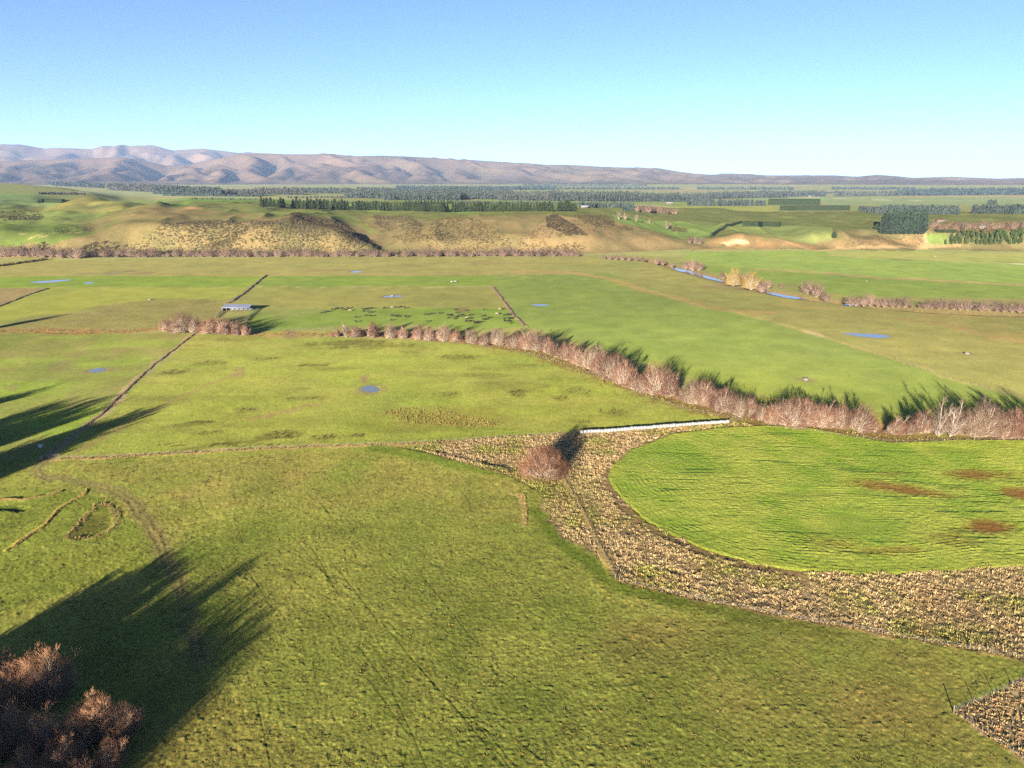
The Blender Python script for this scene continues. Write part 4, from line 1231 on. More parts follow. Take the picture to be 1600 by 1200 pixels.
# the creek row, foot and height as the view shows them: (px, row, height, kind)
ROW_LEFT = [(262, 518, 25, 'w'), (285, 519, 33, 'w'), (306, 520, 30, 'g'), (330, 521, 29, 'r'), (352, 523, 29, 'w'), (371, 524, 25, 'w'), (384, 524, 19, 'w')]
ROW_MID = [(527, 526, 14, 's'), (541, 527, 25, 'p'), (557, 527, 22, 'w'), (583, 528, 29, 'w'), (611, 529, 26, 'g'), (630, 529, 20, 'w'), (655, 531, 25, 'w'), (672, 532, 24, 'w'), (694, 533, 29, 'g'), (712, 534, 19, 'r'), (738, 537, 26, 'g'), (758, 539, 20, 'w'),
           (780, 540, 31, 'g'), (803, 543, 25, 'w'), (825, 546, 34, 'w'), (840, 549, 36, 'g'), (857, 553, 30, 'w'), (870, 558, 24, 'w')]
ROW_DIAG = [(886, 563, 33, 'w'), (904, 571, 36, 'w'), (924, 577, 40, 'g'), (940, 584, 36, 'w'), (956, 590, 40, 'w'), (974, 600, 40, 'w'), (990, 608, 29, 'w'), (1005, 613, 30, 'w'), (1028, 614, 48, 'w'), (1046, 620, 33, 'w'), (1080, 631, 42, 'g'), (1101, 633, 44, 'w'),
            (1118, 638, 30, 'w'), (1131, 644, 42, 'w'), (1155, 651, 36, 'g'), (1172, 650, 34, 'w'), (1190, 657, 28, 'g'), (1206, 661, 28, 'r')]
ROW_RIGHT = [(1216, 661, 38, 'g'), (1236, 665, 44, 'w'), (1262, 664, 42, 'w'), (1285, 667, 42, 'w'), (1310, 669, 45, 'w'), (1336, 672, 44, 'w'), (1360, 673, 26, 'r'), (1386, 676, 36, 'p'), (1402, 678, 26, 'r'), (1422, 679, 24, 'w'), (1440, 677, 42, 'w'),
             (1466, 682, 60, 'p'), (1484, 682, 54, 'p'), (1505, 677, 34, 'r'), (1521, 683, 46, 'g'), (1536, 682, 62, 'g'), (1560, 684, 44, 'w'), (1580, 685, 54, 'w'), (1598, 685, 60, 'w'), (1626, 687, 50, 'w'), (1660, 689, 58, 'w')]
LOOK = {'w': 'red-brown bare willow', 'g': 'grey-pink bare willow', 'p': 'silvery white-limbed bare willow', 'r': 'low rusty red bare willow', 's': 'small bare willow'}
KIND = {'w': WILLOW, 'g': WILLOW_GREY, 'p': WILLOW_PALE, 'r': WILLOW_RED, 's': WILLOW}


def build_creek_rows():
    for row, where in ((ROW_LEFT, 'in the clump before the open shed'), (ROW_MID, 'along the creek below the herd'), (ROW_DIAG, 'on the creek left of the bales'),
                       (ROW_RIGHT, 'on the creek above the crop')):
        for i, (px, v, hp, k) in enumerate(row):
            lst = KIND[k]
            wide = tree_rng.uniform(.74, 1.02) * (1.15 if k in 'r' else 1.0)
            o = plant(lst[int(tree_rng.integers(len(lst)))], hp, W_H, px, v, 'willow_tree', f'{LOOK[k]}, {nth(i + 1)} from the left {where}', 'tree',
                      'bare willows along the creek', wide, lean={1336: 28, 1386: 40, 1484: 14}.get(px, 0))
    # rusty undergrowth between them
    line = [(270, 519), (380, 524)], [(520, 526), (640, 530), (740, 537), (840, 549), (880, 560), (960, 593), (1040, 620), (1110, 639), (1170, 652), (1210, 661), (1320, 672), (1400, 679), (1470, 682), (1600, 686), (1680, 690)]
    n = 0
    for ln, cnt in zip(line, (8, 80)):
        P = np.array(Gxy(ln)); seg = np.linalg.norm(np.diff(P, axis=0), axis=1); cum = np.r_[0, np.cumsum(seg)]
        for t in np.sort(tree_rng.uniform(0, cum[-1], cnt)):
            x = np.interp(t, cum, P[:, 0]) + tree_rng.normal(0, 1.2); y = np.interp(t, cum, P[:, 1]) + abs(tree_rng.normal(0, 4.0))
            right = x > 60
            s = tree_rng.uniform(.45, .95) * (1.3 if right else 1.0)
            o = link('shrub', SHRUB[int(tree_rng.integers(3))], None, (x, y, float(T(x, y)) - .1), tree_rng.uniform(0, 6), (s * 1.25, s * 1.25, s))
            n += 1
            tag(o, f'low leafless shrub under the creek willows, {nth(n)} along the bank from the left', 'shrub', 'shrubs under the creek willows')


def build_lone_willow():
    plant(LONE, 0, 10.5, 847, 744, 'willow_tree', 'rounded red-brown bare willow standing alone between the paddock and the tussock', 'tree', None, 1.0, h=10.5)


def top_xy(px, v, h):
    x, f, u = ray(px, v); t = (h - CAM_H) / u
    return x * t, f * t


def to_px(x, y, z):
    dz = z - CAM_H; w = y * CP - dz * SP
    return 800 + F_PX * x / w, 600 - F_PX * (y * SP + dz * CP) / w


def h_from_shadow(px, v, tip_px):
    """height of a tree whose top shows at (px, v) and whose shadow ends in image column tip_px"""
    lo, hi = 3.0, 30.0
    for _ in range(40):
        h = (lo + hi) / 2; x, y = top_xy(px, v, h); L = h / math.tan(SUN_EL)
        q = to_px(x - math.sin(SUN_AZ) * L, y - math.cos(SUN_AZ) * L, 0)[0]
        lo, hi = (lo, h) if q > tip_px else (h, hi)
    return h


def build_near_trees():
    # heads of the near clump, by where their tops show
    spec = [(62, 1012, 398, 0), (28, 1024, 352, 1), (142, 1076, 440, 1), (184, 1088, 436, 2), (116, 1094, 405, 2), (18, 1100, 330, 0), (55, 1108, 350, 2), (92, 1150, 350, 0), (30, 1166, 300, 1), (165, 1146, 400, 2), (122, 1185, 350, 1),
            (-30, 1060, 320, 2), (-45, 1130, 300, 1), (-12, 1012, 300, 1), (60, 1190, 300, 2), (0, 1200, 280, 0)]
    spec = [(a_, b_, h_from_shadow(a_, b_, t_), k_) for a_, b_, t_, k_ in spec]
    for i, (px, v, h, k) in enumerate(spec):
        xy = top_xy(px, v, h)
        plant(NEAR[k], 0, NEAR_H, px, v, 'willow_tree', f'big rust-red bare willow, {nth(i + 1)} of the near clump from its tallest head', 'tree', 'big bare willows of the near clump', tree_rng.uniform(.95, 1.1), xy=xy, h=h)
    # their neighbours just outside the view, known by the long shadows across the turf
    SH = 1 / math.tan(SUN_EL)
    sx, sy = -math.sin(SUN_AZ), -math.cos(SUN_AZ)
    tips = [(372, 960, 16), (318, 938, 17), (350, 962, 17), (405, 918, 18), (262, 930, 16), (310, 880, 16), (290, 850, 17), (268, 866, 17), (240, 880, 16), (300, 862, 15), (215, 905, 17), (386, 884, 18), (360, 905, 18), (425, 958, 18), (412, 985, 18), (330, 925, 17),
            (92, 600, 15), (140, 617, 18), (190, 615, 20), (182, 628, 18), (258, 631, 21), (226, 642, 18), (205, 655, 17), (172, 668, 16), (115, 489, 13), (100, 492, 12), (130, 690, 15)]
    n = 0
    for j, (px, v, h) in enumerate(tips):
        tx, ty = flat(px, v)
        x, y = tx - sx * h * .93 * SH, ty - sy * h * .93 * SH
        n += 1
        if v < 500: lab = ['outer', 'inner'][j % 2] + ' bare willow at the left end of the dry creek seam'
        elif v < 700: lab = f'tall bare willow left of the drilled paddock, {nth(n - 16)} of its clump'
        else: lab = f'tall bare willow behind the near clump casting the long shadow, {nth(n)} of its row'
        plant((DENSE if (v > 700 and px < 335) or 590 < v < 700 else NEAR)[int(tree_rng.integers(2))], 0, NEAR_H, px, v, 'willow_tree', lab, 'tree', 'tall willows casting the long shadows', tree_rng.uniform(.95, 1.25) if v > 590 else tree_rng.uniform(.75, 1.0), xy=(x, y), h=h)


def build_river_trees():
    g = tree_rng
    # willows at the foot of the hills
    n = 0
    def add(px, v, h, k, where, grp='small willows at the foot of the hills', wide=1.0):
        nonlocal n
        n += 1
        plant(SMALL[k], h, W_H, px, v, 'willow_tree', f'small bare willow {where}', 'tree', grp, wide)
    xs = [-10, 2, 12, 22, 33, 46, 58, 68, 82, 98, 112, 124]
    for i, px in enumerate(xs):
        add(px, 402.5 + g.uniform(-2, 2), g.uniform(14, 22), int(g.integers(4)), f'in the thicket left of the scrubby hill, {nth(i + 1)} from the left', wide=1.15)
    px = 138.0; i = 0
    while px < 905:
        i += 1
        add(px, 402.0 - px * .0018 + g.uniform(-1.2, .6), g.uniform(6, 17) if not (250 < px < 262) else 6, int(g.choice([0, 1, 2, 3], p=[.4, .3, .25, .05])), f'lining the hill foot, {nth(i)} from the left', wide=1.35)
        px += g.uniform(5.0, 8.5)
    for i, (px, v, h) in enumerate([(944, 405, 9), (953, 406, 11), (963, 407, 11), (973, 407, 12), (983, 408, 10), (994, 408, 10), (1004, 409, 9), (1026, 413, 12), (1036, 414, 10), (1050, 418, 8)]):
        add(px, v, h, i % 3, f'where the river leaves the hill foot, {nth(i + 1)} from the left', 'small willows by the river')
    for i, (px, v, h, k, w) in enumerate([(1072, 421, 18, 0, 1), (1082, 423, 22, 1, 1), (1092, 423, 17, 2, 1), (1130, 436, 14, 0, 1), (1165, 441, 20, 1, 1.1), (1190, 457, 20, 1, 1), (1199, 452, 18, 2, .9), (1220, 449, 7, 1, 1.3),
                                          (1262, 459, 24, 0, 1.1), (1276, 464, 27, 1, 1), (1290, 470, 14, 2, 1.2)]):
        add(px, v, h, k, f'beside the open river bend, {nth(i + 1)} from the left', 'small willows by the river', w)
    for i, (px, v, h, w) in enumerate([(1146, 446, 28, 1.0), (1174, 452, 29, 1.05)]):
        plant(WILLOW_GOLD[0], h, W_H, px, v, 'willow_tree', ('left' if i == 0 else 'right') + ' one of the two golden yellow willows on the river bank', 'tree', 'golden willows', w)
    px = 1328.0; i = 0
    while px < 1660:
        i += 1
        v = 477 + (px - 1328) * .042; h = g.uniform(15, 22)
        if 1424 < px < 1440 or 1515 < px < 1530: h = 8
        plant(SMALL[int(g.choice([0, 1, 1, 2]))], h, W_H, px, v + g.uniform(-.8, .8), 'willow_tree', f'pale-limbed bare willow on the far river bank, {nth(i)} right of the open water', 'tree', 'small willows by the river', 1.0)
        px += g.uniform(8, 13)


def build_conifers():
    g = np.random.default_rng(5)
    PINE_H = 14.0
    def cp(seed, hw, n, mat, shape, leaf=1.0, low=.05):
        return proto(conifer(seed, PINE_H, hw, n, leaf, low, shape), M_NEEDLE_BARK, mat, 'pine')
    PINE = [cp(300 + i, hw, 520, M_NEEDLE, sh) for i, (hw, sh) in enumerate([(3.2, .75), (3.6, .65), (2.8, .85)])]
    GROVE = [cp(310 + i, hw, 520, M_NEEDLE_BLUE, sh) for i, (hw, sh) in enumerate([(2.7, .6), (3.0, .7), (2.4, .5)])]
    YOUNG = [cp(320 + i, hw, 260, M_NEEDLE_MID, sh, leaf=1.1, low=.03) for i, (hw, sh) in enumerate([(3.4, 1.0), (3.0, 1.0)])]
    BROAD = [cp(330, 6.0, 900, M_NEEDLE, .38, leaf=1.3, low=.1)]
    def belt(px0, v0, px1, v1, hp, step, protos, where, grp, kinds='dark pine', wide=1.0):
        px = px0; i = 0
        while px <= px1:
            i += 1
            v = v0 + (v1 - v0) * (px - px0) / max(px1 - px0, 1e-6)
            plant(protos[int(g.integers(len(protos)))], hp * g.uniform(.82, 1.1), PINE_H, px, v + g.uniform(-.3, .3), 'pine_tree', f'{kinds} {where}, {nth(i)} from the left', 'tree', grp, wide * g.uniform(.9, 1.15))
            px += step * g.uniform(.8, 1.2)
    b = 'pines of the terrace belts'
    belt(409, 323, 447, 324.5, 14, 5.2, PINE, 'in the short left belt of the terrace', b, wide=1.1)
    belt(459, 326, 546, 328, 15.5, 5.0, PINE, 'in the second terrace belt', b, wide=1.1)
    belt(552, 328, 704, 331, 14, 4.6, PINE, 'in the long middle terrace belt', b, wide=1.05)
    belt(708, 331, 868, 330, 14.5, 4.6, PINE, 'in the long right terrace belt', b, wide=1.05)
    belt(640, 319, 708, 318.5, 7, 5.0, PINE, 'in the row behind the middle belt', b, wide=1.2)
    for i, (px, h) in enumerate([(876, 15), (886, 17), (897, 12)]):
        plant(BROAD[0], h, PINE_H, px, 330.5, 'pine_tree', f'broad dark conifer by the small farmhouse, {nth(i + 1)} from the left', 'tree', 'conifers by the farmhouse', 1.0)
    # the square grove
    gg = 'conifers of the square grove'
    k = 0
    for j, (v, h) in enumerate([(366, 32), (363, 31), (360.5, 30), (358, 29)]):
        px = 1379 + j * 1.2
        i = 0
        while px < 1442:
            i += 1; k += 1
            plant(GROVE[int(g.integers(3))], h * g.uniform(.9, 1.06), PINE_H, px, v, 'pine_tree', f'blue-green conifer of the square grove, {nth(i)} from the left in its {nth(j + 1)} row', 'tree', gg, 1.0)
            px += 5.6 * g.uniform(.85, 1.15)
    plant(BROAD[0], 9, PINE_H, 1370, 359, 'pine_tree', 'small dark conifer standing off the left end of the square grove', 'tree', None, .8)
    plant(BROAD[0], 11, PINE_H, 1303, 372.5, 'pine_tree', 'lone dark bushy conifer on the bare slope left of the grove', 'tree', None, .75)
    # young plantation
    k = 0
    for j in range(6):
        v = 381.5 - j * 3.0
        px = 1477 + j * 5 + (j % 2) * 3; i = 0
        while px < 1612:
            i += 1; k += 1
            if g.uniform() < .78:
                plant(YOUNG[int(g.integers(2))], g.uniform(8, 12.5), PINE_H, px, v + g.uniform(-.8, .8), 'pine_tree', f'young green conifer of the plantation, {nth(i)} from the left in its {nth(j + 1)} row', 'tree', 'young plantation conifers', 1.0)
            px += 7.6 * g.uniform(.8, 1.2)
    # clipped hedges
    for i, (a, b_, h, dp, lab) in enumerate([((1160, 353), (1219, 354), 7, 5, 'clipped dark green hedge on the paddock below the terrace belts'),
                                             ((1218, 329), (1327, 329), 7.5, 6, 'long level clipped hedge left of the grove'), ((1200, 320), (1281, 320.5), 9, 8, 'square-cut dark hedge beyond the long level one'),
                                             ((1343, 327.5), (1386, 329), 5, 5, 'low hedge running into the tall belt behind the grove'), ((1112, 370), (1160, 349), 3.5, 4, 'thin curving hedge climbing from the pale rock'),
                                             ((62, 316), (100, 316.5), 5, 8, 'squat dark hedge block beside the left knoll'), ((1461, 362.5), (1495, 363.5), 4, 5, 'low bright hedge right of the grove')]):
        hedge(a, b_, h, dp, lab, i)


def hedge(a, b, hpx, deep, label, seed):
    pts = [(a[0] + (b[0] - a[0]) * t, a[1] + (b[1] - a[1]) * t) for t in np.linspace(0, 1, 9)]
    if seed == 4: pts = [(1112, 371), (1116, 366), (1124, 361), (1132, 357), (1142, 353.5), (1152, 350.5), (1158, 348.5)]
    P = [G(*p) for p in pts]; c = np.array(P[0])
    h = hpx * px_m(*P[len(P) // 2])
    Q = []
    g = np.random.default_rng(400 + seed)
    for p0, p1 in zip(P[:-1], P[1:]):
        L = math.dist(p0[:2], p1[:2]); n = max(2, int(L / 1.3))
        for t in np.linspace(0, 1, n, endpoint=False): Q.append(np.array(p0) * (1 - t) + np.array(p1) * t)
    Q.append(np.array(P[-1])); Q = np.array(Q)
    Q[:, 2] = T(Q[:, 0], Q[:, 1])
    tg = norm(np.gradient(Q[:, :2], axis=0)); nn = np.c_[-tg[:, 1], tg[:, 0]]
    prof = [(-.5, -.05), (-.52, .35), (-.5, .8), (-.3, 1.0), (0, 1.03), (.3, 1.0), (.5, .8), (.52, .35), (.5, -.05)]
    rows = []
    for o, z in prof:
        j = g.normal(0, .16, len(Q))
        rows.append(np.c_[Q[:, :2] + nn * (o * deep + j)[:, None], Q[:, 2] + z * h + g.normal(0, .14, len(Q)) * (z > .3)])
    V = np.stack(rows, 1); n, k = V.shape[:2]; idx = np.arange(n * k).reshape(n, k)
    F = np.stack([idx[:-1, :-1], idx[1:, :-1], idx[1:, 1:], idx[:-1, 1:]], -1).reshape(-1, 4)
    m = MB(); m.add(V.reshape(-1, 3) - c, F)
    for e in (0, n - 1):
        cc = V[e].mean(0); W = np.vstack([V[e], cc]) - c
        m.add(W, np.array([(i, i + 1, k) for i in range(k - 1)]))
    # leaf sprays over the faces
    pick = g.integers(0, n - 1, n * 16); kk = g.integers(1, k - 1, n * 16); t = g.uniform(0, 1, (n * 16, 1))
    C = V[pick, kk] * (1 - t) + V[pick + 1, kk] * t - c
    d = norm(g.normal(0, 1, (len(C), 3)) + [0, 0, .4]); m.spikes(C, d, g.uniform(.2, .6, len(C)), g.uniform(.12, .25, len(C)))
    o = link('hedge', m.mesh('hedge', M_HEDGE), None, tuple(c))
    tag(o, label, 'hedge', 'clipped hedges')


# ------------------------------------------------------------------ far woods, scrub, grass
def build_far_woods():
    g = np.random.default_rng(77)
    # (px0, row0, px1, row1, crown height px, depth in rows, density, tint)
    dark = (.62, .74, .70); grey = (1.0, .92, .86); mid = (.85, .95, .78); blue = (.70, .86, .95)  # blue tints put the haze of distance into the belts' colour
    belts = [(-60, 281, 125, 291.5, 6.5, 1.0, 1.2, dark), (84, 290.5, 130, 292, 7, 1.2, 1.4, dark), (125, 292, 178, 295, 8, 1.5, 1.3, dark), (170, 297, 345, 305, 10, 4, 1.5, grey), (240, 303, 345, 306.5, 13, 3, 1.4, (.8, .86, .84)),
             (345, 305, 410, 306, 9, 3, 1.2, grey), (255, 306, 410, 307.5, 3, 1, 1.0, mid), (400, 303.5, 475, 304.5, 10, 2, 1.2, grey), (470, 302, 545, 302.5, 8, 3, 1.1, (.85, .9, .86)), (540, 309, 660, 312, 12, 7, 1.4, (.85, .9, .82)), (600, 313, 720, 313, 12, 6, 1.4, (.78, .88, .80)),
             (650, 310, 800, 312, 12, 9, 1.5, (.85, .9, .85)), (780, 313, 870, 314, 11, 8, 1.3, grey), (620, 296, 870, 297, 5, 3, .9, blue), (560, 298, 700, 299, 5, 2, .9, blue), (860, 314, 1000, 315, 13, 6, 1.5, (.86, .86, .80)), (990, 315, 1110, 315.5, 12, 4, 1.4, (.82, .84, .80)),
             (1000, 323, 1010, 323, 10, 3, .0, grey), (1075, 321.5, 1115, 321.8, 10.5, 2, 1.6, (.8, .86, .8)), (1121, 321.8, 1177, 321.8, 9.5, 2, 1.6, (.8, .86, .8)), (1182, 321.5, 1195, 321.5, 8.5, 2, 1.6, (.8, .86, .8)), (1105, 311, 1230, 309, 10, 3, 1.3, (.85, .88, .86)),
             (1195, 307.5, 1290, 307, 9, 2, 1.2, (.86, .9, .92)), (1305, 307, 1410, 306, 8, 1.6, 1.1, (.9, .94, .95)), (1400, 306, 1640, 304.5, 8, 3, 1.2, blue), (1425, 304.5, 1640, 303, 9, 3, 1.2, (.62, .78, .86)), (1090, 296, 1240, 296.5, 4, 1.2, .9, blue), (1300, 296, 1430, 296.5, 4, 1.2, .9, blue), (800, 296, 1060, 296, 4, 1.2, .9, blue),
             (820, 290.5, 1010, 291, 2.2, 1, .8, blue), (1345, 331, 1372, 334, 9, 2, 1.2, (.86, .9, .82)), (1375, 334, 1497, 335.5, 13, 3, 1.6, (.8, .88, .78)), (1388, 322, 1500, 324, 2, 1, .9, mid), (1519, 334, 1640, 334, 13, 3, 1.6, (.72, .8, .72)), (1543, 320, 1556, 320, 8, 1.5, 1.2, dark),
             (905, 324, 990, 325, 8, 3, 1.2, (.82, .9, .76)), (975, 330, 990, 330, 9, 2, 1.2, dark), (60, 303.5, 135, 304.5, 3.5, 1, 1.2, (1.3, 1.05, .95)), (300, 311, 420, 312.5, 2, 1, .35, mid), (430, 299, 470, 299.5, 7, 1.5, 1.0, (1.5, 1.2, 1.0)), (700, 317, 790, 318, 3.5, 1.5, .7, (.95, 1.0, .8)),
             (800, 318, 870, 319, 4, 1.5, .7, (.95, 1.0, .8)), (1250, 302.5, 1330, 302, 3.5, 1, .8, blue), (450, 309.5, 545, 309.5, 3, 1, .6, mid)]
    P, W, Hh, C = [], [], [], []
    for (p0, v0, p1, v1, hp, dv, dens, tint) in belts:
        nrow = max(1, int(dv))
        for j in range(nrow):
            px = p0
            while px < p1:
                t = (px - p0) / (p1 - p0)
                x, y, z = G(px + g.uniform(-1, 1), v0 + (v1 - v0) * t - dv * (j / nrow) * .6)
                m = px_m(x, y, z); big = g.uniform(.75, 1.12)
                if dens > 0:
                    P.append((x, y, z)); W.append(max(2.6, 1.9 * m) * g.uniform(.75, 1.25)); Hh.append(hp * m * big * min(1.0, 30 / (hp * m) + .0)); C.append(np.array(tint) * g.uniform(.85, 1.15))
                px += 2.6 / max(dens, .3) * g.uniform(.6, 1.4)
    P = np.array(P); W = np.array(W); Hh = np.array(Hh); C = np.array(C)
    n = len(P); k = 40
    a = g.uniform(0, 2 * np.pi, (n, k)); z = g.uniform(.0, 1, (n, k)); prof = np.clip(1.15 - z, 0, 1) ** .5 * np.clip(z * 5 + .4, 0, 1)
    rr = prof * np.sqrt(g.uniform(.3, 1, (n, k))) * W[:, None]
    Cn = P[:, None, :] + np.stack([np.cos(a) * rr, np.sin(a) * rr, z * Hh[:, None] * .95], -1)
    d = norm(np.stack([np.cos(a), np.sin(a), .4 + 0 * a], -1) + g.normal(0, .4, (n, k, 3)))
    u = norm(np.cross(d, g.normal(0, 1, (n, k, 3)))); w = np.cross(d, u); s_ = (W[:, None, None] * .50) * g.uniform(.7, 1.3, (n, k, 1))
    V = np.stack([Cn - u * s_ - w * s_ * .6, Cn + u * s_ - w * s_ * .6, Cn + w * s_ * 1.1], 2).reshape(-1, 3)
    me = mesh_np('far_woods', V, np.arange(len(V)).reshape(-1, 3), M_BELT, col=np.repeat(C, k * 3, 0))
    tag(link('far_woods', me), 'grey-green woods and shelter belts strung across the far plain', None, kind='stuff')


def build_scrub():
    g = np.random.default_rng(31)
    Ps, S, Zs, C = [], [], [], []
    def patch(pts, dens, clump, size, tint, cs=22):
        x, y = scatter_poly(pts, dens * 2.2, int(g.integers(1e6)), clump - .16, cs * 1.6)
        n = len(x); s = size * .8 * g.uniform(.5, 1.4, n)
        Ps.append(np.c_[x, y, T(x, y)]); S.append(s); Zs.append(s * g.uniform(.7, 1.0, n)); C.append(np.array(tint)[None, :] * g.uniform(.75, 1.25, (n, 1)))
    a = (.82, .80, .84); dk = (.46, .42, .46); ol = (.78, .86, .62)
    patch([(95, 397), (170, 376), (245, 357), (300, 345), (400, 346), (470, 341), (530, 358), (590, 388), (590, 398)], .12, -.30, 1.5, a)
    patch([(280, 372), (330, 350), (400, 350), (420, 370), (350, 385)], .05, -.1, 1.7, (.72, .72, .58))
    patch([(440, 338), (480, 336), (540, 352), (588, 382), (580, 388), (530, 366), (470, 347)], .09, -.3, 1.7, (.62, .58, .58))
    patch([(100, 398), (150, 385), (200, 385), (320, 392), (320, 400)], .05, -.1, 1.6, ol)
    patch([(583, 335), (640, 337), (662, 352), (655, 368), (612, 362), (585, 350)], .08, -.1, 1.6, a)
    patch([(610, 370), (680, 366), (700, 388), (640, 392)], .06, -.1, 1.5, (.85, .85, .72))
    patch([(680, 343), (745, 342), (762, 352), (800, 380), (790, 392), (700, 390), (665, 372)], .075, -.1, 1.6, (.85, .82, .74))
    patch([(780, 365), (850, 372), (860, 392), (790, 392)], .05, 0, 1.5, (.7, .7, .6))
    patch([(852, 340), (864, 334), (885, 345), (918, 368), (885, 369), (855, 355)], .16, -.5, 1.6, dk)
    patch([(895, 337), (945, 336), (960, 347), (955, 357), (925, 353), (905, 345)], .10, -.1, 1.6, (.62, .58, .56))
    patch([(835, 345), (860, 345), (880, 370), (830, 370)], .04, .05, 1.5, (.66, .66, .56))
    patch([(880, 345), (990, 350), (990, 365), (900, 362)], .02, .1, 1.5, (.7, .7, .6))
    patch([(974, 352), (988, 355), (988, 362), (974, 359)], .10, -.4, 1.6, (.7, .66, .6))
    patch([(850, 385), (900, 380), (918, 388), (895, 396), (850, 398)], .08, -.2, 1.8, (.72, .66, .58))
    patch([(1305, 385), (1318, 370), (1360, 368), (1440, 366), (1445, 378), (1400, 384)], .06, -.05, 1.4, (.85, .72, .66))
    patch([(1125, 383), (1150, 381), (1165, 384), (1140, 387)], .10, -.4, 1.2, (.9, .8, .6))
    patch([(1045, 356), (1072, 357), (1074, 362), (1050, 362)], .14, -.5, 1.7, (.7, .75, .5))
    patch([(-10, 336), (40, 330), (70, 338), (60, 344), (-10, 346)], .03, .0, 2.0, (.7, .8, .6))
    patch([(-10, 330), (30, 330), (30, 334), (-10, 334)], .02, .0, 2.0, (.7, .8, .6))
    patch([(80, 356), (110, 352), (150, 357), (140, 364), (85, 364)], .02, .0, 1.7, (.7, .8, .6))
    patch([(120, 402), (300, 400), (600, 399), (900, 398), (900, 392), (600, 391), (300, 391), (120, 394)], .03, .05, 1.7, (.75, .80, .60))
    patch([(40, 392), (70, 378), (80, 392)], .09, -.3, 2.0, (.6, .62, .46))
    patch([(105, 395), (150, 378), (160, 390)], .09, -.3, 2.0, (.66, .72, .5))
    patch([(1445, 358), (1475, 350), (1600, 352), (1640, 358), (1560, 361), (1490, 361)], .06, -.1, 2.2, (1.15, .92, .8))
    P = np.concatenate(Ps); s = np.concatenate(S)
    me = bush_cloud('hill_scrub', P, s, np.concatenate(Zs), M_SCRUB, 3, np.concatenate(C), spray=14)
    tag(link('hill_scrub', me), 'olive-brown scrub covering the faces of the low hills', None, kind='stuff')
    # stop bank hedge at the far left
    x, y = scatter_line([(-60, 421), (0, 416), (20, 413), (45, 409.5), (75, 405.5)], 4, 1.6, 91)
    me = bush_cloud('bank_undergrowth', np.c_[x, y, T(x, y)], g.uniform(1.2, 2.2, len(x)), g.uniform(1.4, 2.6, len(x)), M_SCRUB, 4, np.array([[1.1, 1.0, .55]]) * g.uniform(.7, 1.2, (len(x), 1)), spray=18)
    tag(link('bank_undergrowth', me), 'yellow-green undergrowth along the stop bank at the far left', None, kind='stuff')


